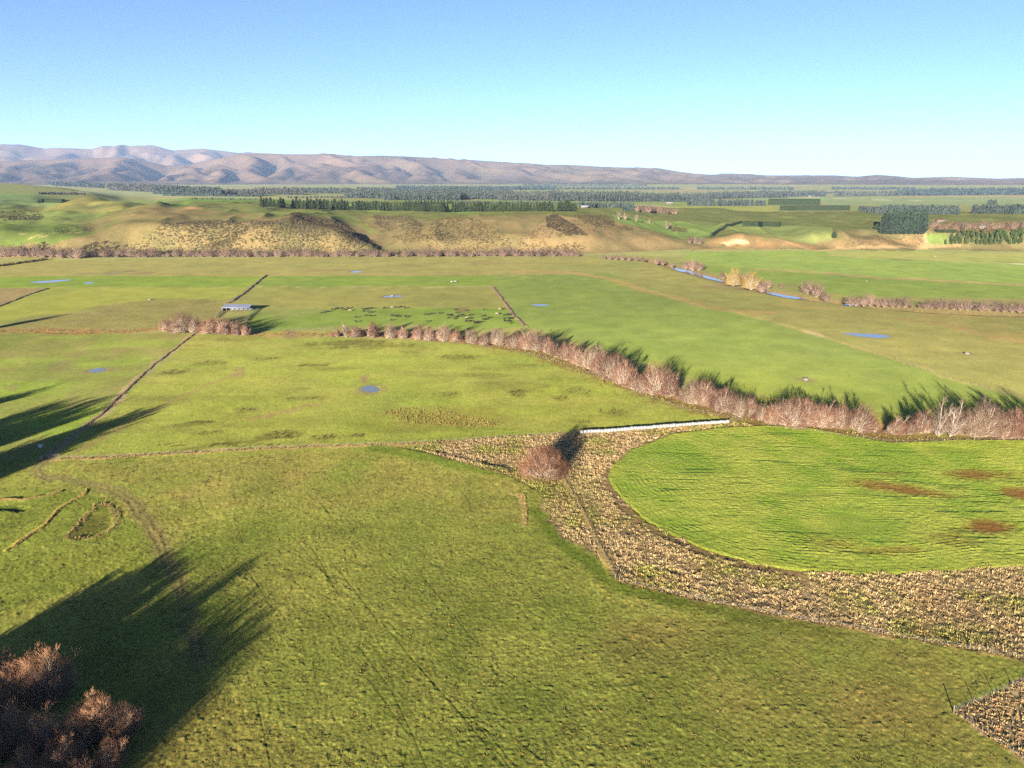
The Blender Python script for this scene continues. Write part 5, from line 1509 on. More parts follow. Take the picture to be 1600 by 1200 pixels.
def build_grass():
    g = np.random.default_rng(55)
    def emit(name, x, y, h, w, tint, label, blades=12, var=.22):
        n = len(x)
        c = np.array(tint)[None, :] * (1 + g.normal(0, var, (n, 1))) * (1 + g.normal(0, .06, (n, 3)))
        big = 1 + .35 * fbm(x / 7, y / 7, 9, 2)
        me = tufts(name, np.c_[x, y, T(x, y)], h * g.uniform(.6, 1.3, n) * big, w * g.uniform(.7, 1.3, n), M_STRAW, blades, int(g.integers(1e6)), np.clip(c, .2, 1.8))
        tag(link(name, me), label, None, kind='stuff')
    x, y = scatter_poly(TUSSOCK, 1.9, 1)
    k = ~in_poly(x, y, Gxy(CROP)); x, y = x[k], y[k]
    cd, _ = seg_dist(x, y, Gxy([(880, 748), (905, 790), (935, 850), (962, 905)])); hd_, _ = seg_dist(x, y, Gxy([(955, 735), (948, 750), (965, 785), (1000, 820), (1040, 842), (1100, 865), (1180, 888), (1250, 900)]))
    k = (cd > 1.3) & (hd_ > 1.6 + rng.normal(0, .6, len(x))); x, y = x[k], y[k]
    dn = fbm(x / 6, y / 6, 12, 3); k = g.uniform(0, 1, len(x)) < np.clip(.70 + .6 * dn + .5 * fbm(x / 2.5, y / 2.5, 29, 2), .10, 1); x, y = x[k], y[k]
    n = len(x)
    gr = np.clip(fbm(x / 11 + 5, y / 11, 14, 3) * 2.0 + .15, 0, 1)[:, None]
    gr = np.clip(gr + .8 * np.clip(1 - np.hypot(x - flat(850, 770)[0], y - flat(850, 770)[1]) / 30, 0, 1)[:, None], 0, 1)
    br = np.clip(fbm(x / 5 + 15, y / 5, 16, 2) * 2.2 - .3, 0, 1)[:, None]
    c = np.array([[.97, .98, 1.0]]) * (1 - gr) + np.array([[.62, .82, .42]]) * gr
    c = c * (1 - .6 * br) + np.array([[.80, .74, .68]]) * .6 * br
    c = c * (1 + g.normal(0, .09, (n, 1))) * (1 + .16 * fbm(x / 20, y / 20, 33, 2))[:, None]
    big = 1 + .45 * dn[k]
    me = tufts('tussock_grass', np.c_[x, y, T(x, y)], (.50 * g.uniform(.4, 1.5, n)) * big, 1.6 * g.uniform(.5, 1.5, n), M_STRAW, 34, 5, np.clip(c, .2, 1.8), fine=.045)
    tag(link('tussock_grass', me), 'straw and olive tussock grass around the bright crop', None, kind='stuff')
    x, y = scatter_poly(CORNER, 2.2, 2); emit('rank_grass', x, y, .36, .65, (.82, .80, .76), 'rank straw grass in the fenced corner at the lower right')
    # dry seams and fence-line strips
    xs, ys = [], []
    for pts, w, per in (([(92, 717), (200, 713), (340, 705), (480, 698), (560, 696), (640, 694), (720, 689), (800, 683), (905, 677)], 1.1, 3.2), ([(306, 521), (262, 553), (225, 583), (180, 628), (120, 676), (68, 717)], 1.4, .9),
                        ([(965, 907), (1060, 930), (1160, 950), (1240, 966), (1360, 986), (1480, 1008), (1600, 1030), (1750, 1058)], .8, 4), ([(880, 748), (905, 790), (935, 850), (962, 905)], .7, 3.5),
                        ([(905, 680), (985, 673), (1060, 668), (1145, 661)], 1.5, 3), ([(-40, 785), (30, 781), (70, 775), (98, 767)], .8, 4), ([(15, 858), (60, 828), (95, 793), (125, 775), (135, 765)], .5, 3),
                        ([(1490, 1113), (1600, 1186)], .7, 5), ([(818, 770), (822, 800), (820, 820)], .5, 3), ([(105, 840), (112, 830), (128, 812), (140, 802), (150, 788)], 1.0, 3), ([(152, 786), (165, 788), (178, 797), (186, 808)], 1.2, 3), ([(186, 812), (178, 824), (160, 836), (140, 840), (112, 842)], .8, 2)):
        a, b = scatter_line(pts, w, per, int(g.integers(1e6))); xs.append(a); ys.append(b)
    emit('dry_grass', np.concatenate(xs), np.concatenate(ys), .38, .55, (.72, .70, .56), 'dry straw grass left standing along fence lines and old banks')
    xs, ys = [], []
    for pts, w, per in (([(-60, 517), (0, 517), (70, 516), (140, 518), (210, 517), (260, 513), (312, 516)], 7, 2.2), ([(380, 522), (450, 523), (520, 523), (640, 525), (720, 532)], 7, 2.0),
                        ([(720, 533), (830, 549), (900, 574), (960, 597), (1040, 625), (1110, 645), (1200, 661), (1320, 680), (1440, 687), (1600, 691), (1700, 693)], 5, 2.4)):
        a, b = scatter_line(pts, w, per, int(g.integers(1e6))); xs.append(a); ys.append(b)
    emit('creek_grass', np.concatenate(xs), np.concatenate(ys), .50, 1.0, (.50, .54, .38), 'rough straw and rust grass lining the dry creek', 9, .3)
    # rushes in the middle paddock
    xs, ys = [], []
    for (px, v, rx, ry, dens) in [(550, 536, 55, 4, .25), (520, 544, 25, 2, .3), (610, 540, 45, 4, .2), (420, 560, 22, 2, .25), (490, 571, 28, 2.4, .25), (715, 557, 38, 3, .2), (810, 614, 14, 5, .4), (876, 622, 14, 4, .35), (900, 612, 24, 5, .2), (957, 644, 26, 6, .4),
                                  (905, 658, 20, 3, .4), (760, 587, 30, 4, .2), (700, 616, 18, 4, .25), (330, 567, 24, 3, .25), (270, 582, 24, 4, .35), (385, 640, 20, 5, .4), (310, 661, 24, 3, .45), (325, 676, 24, 3, .35), (440, 680, 30, 6, .4), (340, 696, 100, 3, .5), (560, 681, 20, 3, .4), (505, 684, 18, 4, .3), (480, 622, 30, 3, .25)]:
        a, b = scatter_poly([(px + rx * math.cos(t), v + ry * math.sin(t)) for t in np.linspace(0, 6.28, 14)], dens, int(g.integers(1e6)), -.05, 5); xs.append(a); ys.append(b)
    emit('rushes', np.concatenate(xs), np.concatenate(ys), .5, .8, (.26, .28, .18), 'dark rushes dotted in patches over the middle paddock', 8)
    x, y = scatter_poly([(590, 648), (610, 640), (650, 635), (690, 636), (720, 648), (760, 655), (790, 662), (770, 670), (700, 666), (640, 662)], 1.1, 77, -.35, 10)
    emit('yellow_rushes', x, y, .42, .55, (.60, .63, .36), 'yellow rushes in a long patch above the paddock fence', 10)
    # uneaten grass in the home paddock
    x, y = scatter_poly([(-100, 730), (80, 722), (560, 705), (830, 755), (850, 840), (960, 912), (1240, 972), (1600, 1036), (1480, 1110), (1620, 1210), (900, 1290), (-100, 1290)], .09, 88, .0, 14)
    n = len(x); c = np.where(g.uniform(0, 1, (n, 1)) < .6, np.array([[.40, .45, .22]]), np.array([[.28, .38, .14]])) * (1 + g.normal(0, .15, (n, 1)))
    me = tufts('paddock_grass', np.c_[x, y, T(x, y)], .11 * g.uniform(.6, 1.8, n), .8 * g.uniform(.6, 1.4, n), M_STRAW, 10, 8, np.clip(c, .2, 1.8))
    tag(link('paddock_grass', me), 'clumps of longer grass left in the near paddock', None, kind='stuff')


def crop_mat():
    m, nt, b = new_mat('crop_leaves')
    b.inputs['Roughness'].default_value = .7; b.inputs['Specular IOR Level'].default_value = .1
    pos = N(nt, 'ShaderNodeNewGeometry').outputs['Position']
    at = N(nt, 'ShaderNodeAttribute', attribute_name='tint'); c = at.outputs['Color']
    for s, lo, hi in ((2.4, .72, 1.28), (6.5, .66, 1.34)):
        tx = N(nt, 'ShaderNodeTexNoise'); tx.inputs['Scale'].default_value = s; tx.inputs['Detail'].default_value = 2
        nt.links.new(pos, tx.inputs['Vector'])
        mr = N(nt, 'ShaderNodeMapRange'); mr.inputs['From Min'].default_value = .3; mr.inputs['From Max'].default_value = .7; mr.inputs['To Min'].default_value = lo; mr.inputs['To Max'].default_value = hi
        nt.links.new(tx.outputs[0], mr.inputs[0])
        mx = N(nt, 'ShaderNodeMix', data_type='RGBA', blend_type='MULTIPLY'); mx.inputs[0].default_value = 1
        nt.links.new(c, mx.inputs[6]); nt.links.new(mr.outputs[0], mx.inputs[7]); c = mx.outputs[2]
    nt.links.new(c, b.inputs['Base Color'])
    blade_normal(nt, b, pos, .9, 1.3)
    b.inputs['Sheen Weight'].default_value = .85; nt.links.new(c, b.inputs['Sheen Tint'])
    return m


def build_crop():
    P = np.array(Gxy(CROP)); x0, y0 = P.min(0) - 1; x1, y1 = P.max(0) + 1
    st = .30
    xs = np.arange(x0, min(x1, 262), st); ys = np.arange(y0, y1, st)
    X, Y = np.meshgrid(xs, ys); x, y = X.ravel(), Y.ravel()
    jx = x + .5 * noise(x / 2.2, y / 2.2, 3); jy = y + .5 * noise(x / 2.2, y / 2.2, 4)
    ins = in_poly(jx, jy, P)
    closed = [tuple(p) for p in P] + [tuple(P[0])]
    d, _ = seg_dist(x, y, closed)
    n1 = fbm(x / 1.0, y / 1.0, 6, 2); n2 = fbm(x / 8, y / 8, 7, 3); n3 = fbm(x / 30, y / 30, 8, 3)
    # sowing rows follow the curved headland near the edge and run straight across the middle
    cx, cy = flat(1560, 780)
    q = np.hypot((x - cx) / 1.0, (y - cy) * 1.15)
    line = np.where(q < 60, (y + .10 * x), 0)
    ph = d * 1.0 + 2.6 * fbm(x / 26, y / 26, 17, 2)
    ph2 = (y + .05 * x) + 4.2 * fbm(x / 34, y / 20, 18, 2)
    mixw = sstep(14, 32, d)
    rowv = (1 - mixw) * np.sin(ph * 2 * np.pi / 1.5) + mixw * np.sin(ph2 * 2 * np.pi / 1.55)
    brk = np.clip(.30 + 1.6 * fbm(x / 6 + 7, y / 2.4, 19, 2), 0, 1)
    z = FH + .12 * n1 + .065 * rowv * brk + .05 * n2 + .10 * n3
    furrow = np.clip(fbm((x + 5 * n3) / 13, (y + .06 * x) / 1.3, 23, 2) - .34, 0, 1) * sstep(3, 8, d)
    z -= .45 * furrow
    for px, v, r_ in ((1262, 771, 5), (1318, 809, 5), (1303, 824, 6), (1480, 702, 6), (1350, 770, 4)):
        hx, hy = flat(px, v); z -= .35 * np.exp(-(((x - hx) / (r_ * 1.6)) ** 2 + ((y - hy) / (r_ * .5)) ** 2)) * (1 + n1)
    z = np.clip(z, .13, None) * np.clip(d / .7, .3, 1)
    w = np.clip(.5 + .9 * n2 + .8 * n3, 0, 1)[:, None]
    col = D(156, 182, 58) * (1 - w) + D(194, 202, 80) * w
    w = np.clip(furrow * 2.6, 0, .62)[:, None]; col = col * (1 - w) + D(94, 132, 42) * w
    w = np.clip(1 - d / 5, 0, 1)[:, None] * .5; col = col * (1 - w) + D(176, 180, 66) * w
    for px, v, rx, ry, tlt, a in ((1395, 763, 58, 5.5, .13, 1), (1450, 771, 40, 4, .08, .7), (1522, 743, 46, 5, .02, .9), (1600, 772, 34, 6.5, -.06, 1), (1542, 825, 38, 6, -.12, 1), (1400, 861, 46, 4, -.02, .55), (1390, 741, 30, 2, -.05, .4), (1480, 838, 40, 4, -.2, .4),
                                 (1300, 850, 40, 8, .1, .35), (1500, 850, 40, 4, -.1, .35), (1640, 745, 40, 5, 0, .8)):
        bx, by = flat(px, v); rx *= 1.15; ry *= 2.0; ex = rx * px_m(bx, by, 0); ey = abs(flat(px, v - ry)[1] - flat(px, v + ry)[1]) / 2
        # tilt seen in the picture is a turn on the ground
        tt = math.atan2(flat(px + rx, v + rx * tlt)[1] - by, flat(px + rx, v + rx * tlt)[0] - bx)
        a_ = ((x - bx) * math.cos(tt) + (y - by) * math.sin(tt)) / ex; b_ = (-(x - bx) * math.sin(tt) + (y - by) * math.cos(tt)) / ey
        k = a * (1 - sstep(.1, 1.25, np.hypot(a_, b_) + .22 * n1 + .4 * n2 - .1)); k = k[:, None]
        col = col * (1 - k) + D(158, 116, 50) * k; z = np.maximum(z - .15 * k[:, 0], .12)
    col = col * (1 + .10 * n1)[:, None]
    gz = T(x, y, True)
    nx, ny = len(xs), len(ys); idx = np.arange(nx * ny).reshape(ny, nx)
    z = np.where(ins, gz + z, gz - .25)
    q = np.stack([idx[:-1, :-1], idx[:-1, 1:], idx[1:, 1:], idx[1:, :-1]], -1).reshape(-1, 4)
    keep = ins[q].any(1); q = q[keep]
    used = np.unique(q); mp = np.full(len(x), -1); mp[used] = np.arange(len(used))
    me = mesh_np('crop', np.c_[x, y, z][used], mp[q], crop_mat(), smooth=True, col=np.clip(col[used], .005, .6))
    tag(link('crop', me), 'bright green leafy fodder crop with brown thin spots, curving round its headland', None, kind='stuff')


# ------------------------------------------------------------------ water
def build_water():
    for i, (px, v, rx, ry) in enumerate(POND_SPOTS):
        cx, cy = flat(px, v); z = pond_level(cx, cy) + .02
        ex = rx * px_m(cx, cy, 0); ey = (CAM_H / tan_dep(px, v - ry) - CAM_H / tan_dep(px, v + ry)) / 2
        a = np.linspace(0, 2 * np.pi, 48, endpoint=False)
        g = np.random.default_rng(600 + i)
        rag = 1 + .16 * np.sin(a * 2 + g.uniform(0, 6)) + .12 * np.sin(a * 3 + g.uniform(0, 6)) + .07 * np.sin(a * 7 + g.uniform(0, 6))
        h = math.hypot(cx, cy); ux, uy = cy / h, -cx / h; wx, wy = cx / h, cy / h
        V = np.c_[cx + ux * ex * np.cos(a) * rag + wx * ey * np.sin(a) * rag, cy + uy * ex * np.cos(a) * rag + wy * ey * np.sin(a) * rag, np.full(48, z)]
        V = np.vstack([V, [(cx, cy, z)]])
        F = np.array([((k + 1) % 48, k, 48) for k in range(48)])[:, ::-1]
        tag(link('pond_water', mesh_np('pond_water', V, F, M_WATER)), None, None, kind='structure')
    P = np.array(Gxy(RIVER)); cum = np.arange(len(P))
    tg = norm(np.gradient(P, axis=0)); nn = np.c_[-tg[:, 1], tg[:, 0]]
    zz = float(np.median(T(P[:, 0], P[:, 1]))) - 1.0
    for t0, t1, wm in ((1.7, 4.15, 4.8), (5.9, 8.1, 5.0), (9.8, 10.35, 3.0)):
        t = np.linspace(t0, t1, 60); u = (t - t0) / (t1 - t0)
        Q = np.c_[np.interp(t, cum, P[:, 0]), np.interp(t, cum, P[:, 1])]; n_ = np.c_[np.interp(t, cum, nn[:, 0]), np.interp(t, cum, nn[:, 1])]
        ww = wm * np.clip(np.minimum(u * 5, (1 - u) * 4), .05, 1) * (1 + .25 * noise(t * 3, t * 0, 5))
        V = np.vstack([np.c_[Q + n_ * ww[:, None], np.full(60, zz)], np.c_[Q - n_ * ww[:, None], np.full(60, zz)]])
        F = np.array([(k, k + 1, 61 + k, 60 + k) for k in range(59)])[:, ::-1]
        tag(link('river', mesh_np('river', V, F, M_WATER)), None, None, kind='structure')


# ------------------------------------------------------------------ earth banks
def build_banks():
    m_ = noise_mat('dry_earth_bank', D(190, 164, 116), D(160, 136, 96), scale=.6, bump=.05)
    for pts, w, h in (([(304, 521), (262, 553), (225, 583), (180, 628), (120, 676), (70, 715)], .8, .26), ([(416, 430), (405, 438), (396, 446), (385, 455), (375, 463), (357, 474)], 1.6, .6), ([(769, 448), (790, 475), (806, 496), (821, 509)], 1.5, .5),
                      ([(75, 450.5), (40, 462), (0, 478), (-60, 500)], 1.3, .5)):
        P = np.array(Gxy(pts)); seg = np.linalg.norm(np.diff(P, axis=0), axis=1); cum = np.r_[0, np.cumsum(seg)]
        n = int(cum[-1] / 1.2); t = np.linspace(0, cum[-1], n)
        Q = np.c_[np.interp(t, cum, P[:, 0]), np.interp(t, cum, P[:, 1])]
        tg = norm(np.gradient(Q, axis=0)); nn = np.c_[-tg[:, 1], tg[:, 0]]
        wob = .5 * noise(t / 9, t * 0, 3) + .25 * noise(t / 2.5, t * 0, 4)
        hh = h * (1 + .35 * noise(t / 4, t * 0, 5) + .2 * noise(t / 1.3, t * 0, 6))
        rows = []
        for o, zf in ((-1.15, -.1), (-.8, .45), (-.35, .95), (.0, 1.0), (.35, .95), (.8, .45), (1.15, -.1)):
            q = Q + nn * (o * w + wob)[:, None]
            rows.append(np.c_[q, T(q[:, 0], q[:, 1]) + zf * hh])
        V = np.stack(rows, 1); k = V.shape[1]; idx = np.arange(n * k).reshape(n, k)
        F = np.stack([idx[:-1, :-1], idx[1:, :-1], idx[1:, 1:], idx[:-1, 1:]], -1).reshape(-1, 4)
        tag(link('earth_bank', mesh_np('earth_bank', V.reshape(-1, 3), F, m_, smooth=True)), None, None, kind='structure')


# ------------------------------------------------------------------ fences
POST = None


def build_fences():
    global POST
    m = MB(); m.tube([(0, 0, -.35), (0, 0, 1.12), (0, 0, 1.16)], [.075, .07, .045], 7, cap=True); POST = m.mesh('post', M_POST)
    m = MB(); m.tube([(0, 0, -.35), (0, 0, 1.55), (0, 0, 1.62)], [.12, .11, .07], 8, cap=True); strainer = m.mesh('strainer_post', M_POST)
    m = MB(); m.tube([(0, 0, -.1), (0, 0, 1.0)], [.035, .03], 5, cap=True); batten = m.mesh('batten', M_POST)
    def fence(pts, step, label, heavy=0, battens=False, sc_=1.0, stakes=False):
        P = np.array(Gxy(pts)); seg = np.linalg.norm(np.diff(P, axis=0), axis=1); cum = np.r_[0, np.cumsum(seg)]
        o = thing('wire_fence', label, 'fence', (P[0][0], P[0][1], 0), 0, 'post and wire fences')
        n = min(int(cum[-1] / step), 90); at = np.linspace(0, cum[-1], n + 1)
        g = np.random.default_rng(len(label))
        tops = []
        for i, t in enumerate(at):
            x, y = np.interp(t, cum, P[:, 0]), np.interp(t, cum, P[:, 1]); z = float(T(x, y))
            big = i in (0, n) or (heavy and i % heavy == 0)
            me = (POST if stakes else strainer) if big else (batten if stakes or (battens and i % 2) else POST)
            short = .55 if stakes and not big else 1.0
            p = link('post', me, o, (x - P[0][0], y - P[0][1], z), g.uniform(0, 6), (sc_, sc_, sc_ * short * g.uniform(.92, 1.06)))
            p.rotation_euler = (g.normal(0, .03), g.normal(0, .03), g.uniform(0, 6))
            tops.append((x - P[0][0], y - P[0][1], z))
        for hgt in (.35, .65, .98):
            w = MB(); w.tube([(a, b, c + hgt * sc_) for a, b, c in tops], [.010] * len(tops), 3)
            link('wire', w.mesh('wire', M_WIRE), o)
    fence([(92, 716.5), (200, 712.5), (340, 704.5), (480, 697.5), (560, 695.5), (640, 693.5), (720, 688.5), (800, 682.5), (905, 676.5)], 4.0, 'long post and wire fence along the dry grass strip above the near paddock')
    fence([(1140, 659), (1170, 655)], 3, 'short fence joining the bale row to the creek bank')
    fence([(304, 521), (260, 553), (223, 583), (178, 628), (118, 676), (68, 716)], 4.5, 'fence on the dirt bank between the drilled and middle paddocks')
    fence([(968, 908), (1060, 930.5), (1160, 950.5), (1240, 966.5), (1360, 986.5), (1480, 1008.5), (1600, 1030.5), (1700, 1050)], 4.0, 'post and wire fence between the near paddock and the tussock ground', heavy=9)
    fence([(880, 748), (905, 790), (935, 850), (962, 905)], 3.6, 'fence running down through the tussock from the lone willow')
    fence([(1489, 1112), (1600, 1062), (1700, 1018)], 1.45, 'close-set fence on the upper side of the rank corner', heavy=4, stakes=True)
    fence([(1490, 1114), (1600, 1187), (1660, 1228)], 2.6, 'wire fence on the lower side of the rank corner', heavy=6, battens=True)
    fence([(820, 551), (880, 568), (930, 588), (1000, 616), (1060, 637), (1110, 648), (1160, 656)], 4.0, 'fence on the near side of the creek willows')
    fence([(772, 449), (790, 475), (806, 496), (822, 510)], 6, 'fence on the narrow bank beside the grazing herd')
    fence([(416, 430), (396, 446), (375, 463), (357, 474)], 8, 'fence on the dark bank behind the open shed')
    fence([(415, 516), (440, 515.5), (480, 515), (520, 514)], 4, 'fence above the creek ford left of the willows')
    fence([(1200, 666), (1330, 683), (1400, 692), (1480, 689), (1600, 689), (1680, 689)], 4.5, 'fence between the crop and the creek willows')
    fence([(1400, 563), (1440, 577), (1540, 607), (1640, 640)], 5, 'faint fence crossing the right-hand paddocks')
    fence([(0, 722), (40, 721), (66, 719)], 4, 'short fence in the shade left of the gateway')
    # gate
    x, y, z = G(76, 716)
    o = thing('farm_gate', 'pale pipe gate in the gateway at the foot of the dirt bank', 'gate', (x, y, z), .35)
    f = MB()
    for zz in (.25, 1.15): f.tube([(0, 0, zz), (3.6, 0, zz)], [.03, .03], 6, cap=True)
    for xx in (0, 1.8, 3.6): f.tube([(xx, 0, .25), (xx, 0, 1.15)], [.03, .03], 6, cap=True)
    link('gate_frame', f.mesh('gate_frame', M_CONC), o)
    b = MB()
    for zz in (.45, .65, .9): b.tube([(0, 0, zz), (3.6, 0, zz)], [.015, .015], 5)
    link('gate_rail', b.mesh('gate_rail', M_CONC), o)


# ------------------------------------------------------------------ bales, shed, troughs, houses, animals
def build_bales():
    def prof_mesh():
        k = 28; rows = [(-.60, .52), (-.605, .60), (-.57, .655), (-.3, .67), (0, .665), (.3, .67), (.57, .655), (.605, .60), (.60, .52)]
        a = np.linspace(0, 2 * np.pi, k, endpoint=False); g = np.random.default_rng(4)
        V = np.concatenate([np.c_[np.full(k, xx), r_ * np.cos(a) * (1 + g.normal(0, .008, k)), .62 + r_ * np.sin(a) * np.where(np.sin(a) < 0, .93, 1.0)] for xx, r_ in rows])
        n = len(rows); idx = np.arange(n * k).reshape(n, k)
        F = np.stack([idx[:-1], np.roll(idx[:-1], -1, 1), np.roll(idx[1:], -1, 1), idx[1:]], -1).reshape(-1, 4)
        m = MB(); m.add(V, F)
        for o_, rev in ((0, 1), ((n - 1) * k, 0)):
            W = np.vstack([V[o_:o_ + k], V[o_:o_ + k].mean(0) + [(-.03 if rev else .03), 0, 0]])
            m.add(W, np.array([(i, (i + 1) % k, k) for i in range(k)]))
        return m.mesh('bale', M_WRAP, smooth=True)
    me = prof_mesh()
    a = np.array(G(909, 677.5)); b = np.array(G(1136, 660.8)); n = 46
    L = np.linalg.norm((b - a)[:2]); rot = math.atan2(b[1] - a[1], b[0] - a[0])
    s = L / (n - 1) / 1.235
    g = np.random.default_rng(8)
    for i in range(n):
        p = a + (b - a) * i / (n - 1)
        lab = 'white wrapped round bale inside the long row beside the tussock strip'
        if i == 0: lab = 'white wrapped round bale at the left end of the row, beside the willow shadow'
        if i == n - 1: lab = 'white wrapped round bale at the right end of the row, nearest the creek'
        o = link('hay_bale', me, None, (p[0] + g.normal(0, .05), p[1] + g.normal(0, .12), float(T(p[0], p[1])) - .02), rot + g.normal(0, .03), (s * .90, s * g.uniform(.95, 1.05), s * g.uniform(.95, 1.05)))
        tag(o, lab, 'bale', 'white wrapped bales in the long row')


def build_shed():
    x0, y0, z0 = G(347.5, 487); x1, y1, _ = G(390, 486.5)
    L = math.dist((x0, y0), (x1, y1)); rot = math.atan2(y1 - y0, x1 - x0)
    o = thing('open_shed', 'long open-fronted shed with pale iron roof and white posts on the paddock', 'shed', (x0, y0, z0), rot)
    Dp, hf, hb = 7.5, 3.3, 4.3
    n = int(L / .25); xs = np.linspace(-.3, L + .3, n); zr = .04 * np.where(np.arange(n) % 2, 1, -1)
    V = np.concatenate([np.c_[xs, np.full(n, -.5), hf + zr], np.c_[xs, np.full(n, Dp + .3), hb + zr], np.c_[xs, np.full(n, -.5), hf + zr - .06], np.c_[xs, np.full(n, Dp + .3), hb + zr - .06]])
    i = np.arange(n - 1); F = np.concatenate([np.c_[i, i + 1, n + i + 1, n + i], np.c_[2 * n + i, 3 * n + i, 3 * n + i + 1, 2 * n + i + 1]])
    m = MB(); m.add(V, F); m.box((L / 2, -.52, hf - .12), (L + .6, .05, .28)); link('roof', m.mesh('roof', M_ROOF), o)
    m = MB(); m.box((L / 2, Dp, hb / 2 - .1), (L, .08, hb - .3)); link('back_wall', m.mesh('back_wall', M_ROOF), o)
    m = MB(); m.box((0, Dp / 2, 1.75), (.08, Dp - .3, 3.3)); link('side_wall', m.mesh('side_wall', M_ROOF), o)
    m = MB(); m.box((L / 2, -.15, hf - .42), (L, .12, .28)); link('beam', m.mesh('beam', M_CONC), o)
    m = MB(); m.box((0, 0, hf / 2 - .25), (.26, .26, hf - .3)); me = m.mesh('post', M_CONC)
    for k in range(7): link('post', me, o, (L * k / 6, -.15, 0))
    for k in range(5):
        link('post', me, o, (L * (k + 1) / 6, Dp - .4, .45))
    # cattle yard rails beside it
    for (p, q, lab) in (((337, 497), (346, 488), 'pale rail fence running from the shed to the willow clump'), ((404, 482), (383, 504), 'pale rail fence closing the right side of the shed yard'), ((391, 483), (404, 482), 'short pale rail fence at the right end of the shed')):
        a = np.array(G(*p)); b = np.array(G(*q)); Lr = np.linalg.norm((b - a)[:2]); n = max(2, int(Lr / 3))
        f = thing('rail_fence', lab, 'fence', tuple(a), math.atan2(b[1] - a[1], b[0] - a[0]), 'pale rails of the shed yard')
        pm = MB(); pm.box((0, 0, .7), (.16, .16, 1.5)); pme = pm.mesh('post', M_CONC)
        for k in range(n + 1): link('post', pme, f, (Lr * k / n, 0, 0))
        rm = MB(); rm.box((0, 0, 0), (Lr, .08, .2)); rme = rm.mesh('rail', M_CONC)
        for zz in (.45, .8, 1.2): link('rail', rme, f, (Lr / 2, -.13, zz))


def build_troughs():
    V = MB(); k = 20; a = np.linspace(0, 2 * np.pi, k, endpoint=False); c, s = np.cos(a), np.sin(a)
    rings = [(1.0, 0), (1.05, .6), (1.0, .64), (.88, .62), (.85, .15)]
    P = np.concatenate([np.c_[c * r_, s * r_, np.full(k, z)] for r_, z in rings]); idx = np.arange(len(rings) * k).reshape(len(rings), k)
    V.add(P, np.stack([idx[:-1], np.roll(idx[:-1], -1, 1), np.roll(idx[1:], -1, 1), idx[1:]], -1).reshape(-1, 4))
    tub = V.mesh('tub', M_CONC, smooth=True)
    W = MB(); W.add(np.vstack([np.c_[c * .87, s * .87, np.full(k, .5)], [(0, 0, .5)]]), np.array([(i, (i + 1) % k, k) for i in range(k)])); wm = W.mesh('water', M_WATER)
    for px, v, lab in ((1259, 593.5, 'pale round water trough on a muddy spot above the creek willows'), (1511, 553, 'pale round water trough at the far right of the paddocks'), (613, 462.5, 'pale water trough in the puddle in the cow paddock'), (234, 468.5, 'pale water trough on the fence line of the left paddock')):
        x, y, z = G(px, v)
        o = thing('water_trough', lab, 'trough', (x, y, z), 0, 'water troughs in the paddocks', 1.25)
        link('tub', tub, o); link('water', wm, o)


def house(px, v, w, d, h, rot, label, roofc, wallc):
    x, y, z = G(px, v)
    o = thing('farm_building', label, 'building', (x, y, z), rot)
    m = MB(); m.box((0, 0, h / 2), (w, d, h)); link('wall', m.mesh('wall', wallc), o)
    r = h * .55; e = .4
    V = np.array([(-w / 2 - e, -d / 2 - e, h), (w / 2 + e, -d / 2 - e, h), (w / 2 + e, d / 2 + e, h), (-w / 2 - e, d / 2 + e, h), (-w / 2 - e, 0, h + r), (w / 2 + e, 0, h + r)])
    V[:, 2] += .03
    m = MB(); m.add(V, np.array([(0, 1, 5, 4), (2, 3, 4, 5), (0, 3, 2, 1)])); m.add(V, np.array([(0, 4, 3), (1, 2, 5)])); link('roof', m.mesh('roof', roofc), o)
    dk = noise_mat('dark_opening', (.03, .03, .035), (.02, .02, .025), 1)
    for k in (-1, 1):
        m = MB(); m.box((k * w * .28, -d / 2 - .03, h * .55), (w * .16, .05, h * .4)); link('window', m.mesh('window', dk), o)
    m = MB(); m.box((0, -d / 2 - .03, h * .36), (w * .1, .05, h * .7)); link('door', m.mesh('door', dk), o)


def build_buildings():
    cream = noise_mat('cream_boards', (.16, .13, .10), (.13, .11, .08), 1); pink = noise_mat('red_iron', (.12, .055, .045), (.10, .045, .04), 1); grey = noise_mat('grey_iron', (.14, .14, .15), (.12, .12, .13), 1)
    house(913, 325, 13, 8, 3.2, .1, 'small cream farmhouse beside the dark conifers on the terrace', M_ROOF, cream)
    house(1046, 319.5, 16, 10, 4.5, -.2, 'pale barn at the edge of the far shelter belt', grey, cream)
    house(1470, 347, 14, 9, 3.2, .2, 'red-roofed farmhouse among the bare trees right of the grove', pink, cream)
    house(1535, 357, 12, 8, 3.0, .0, 'pale farmhouse behind the young plantation', grey, cream)
    house(1268, 307, 24, 12, 5, .0, 'white farm shed shining on the far plain', grey, noise_mat('white_boards', (.3, .3, .28), (.25, .25, .24), 1))


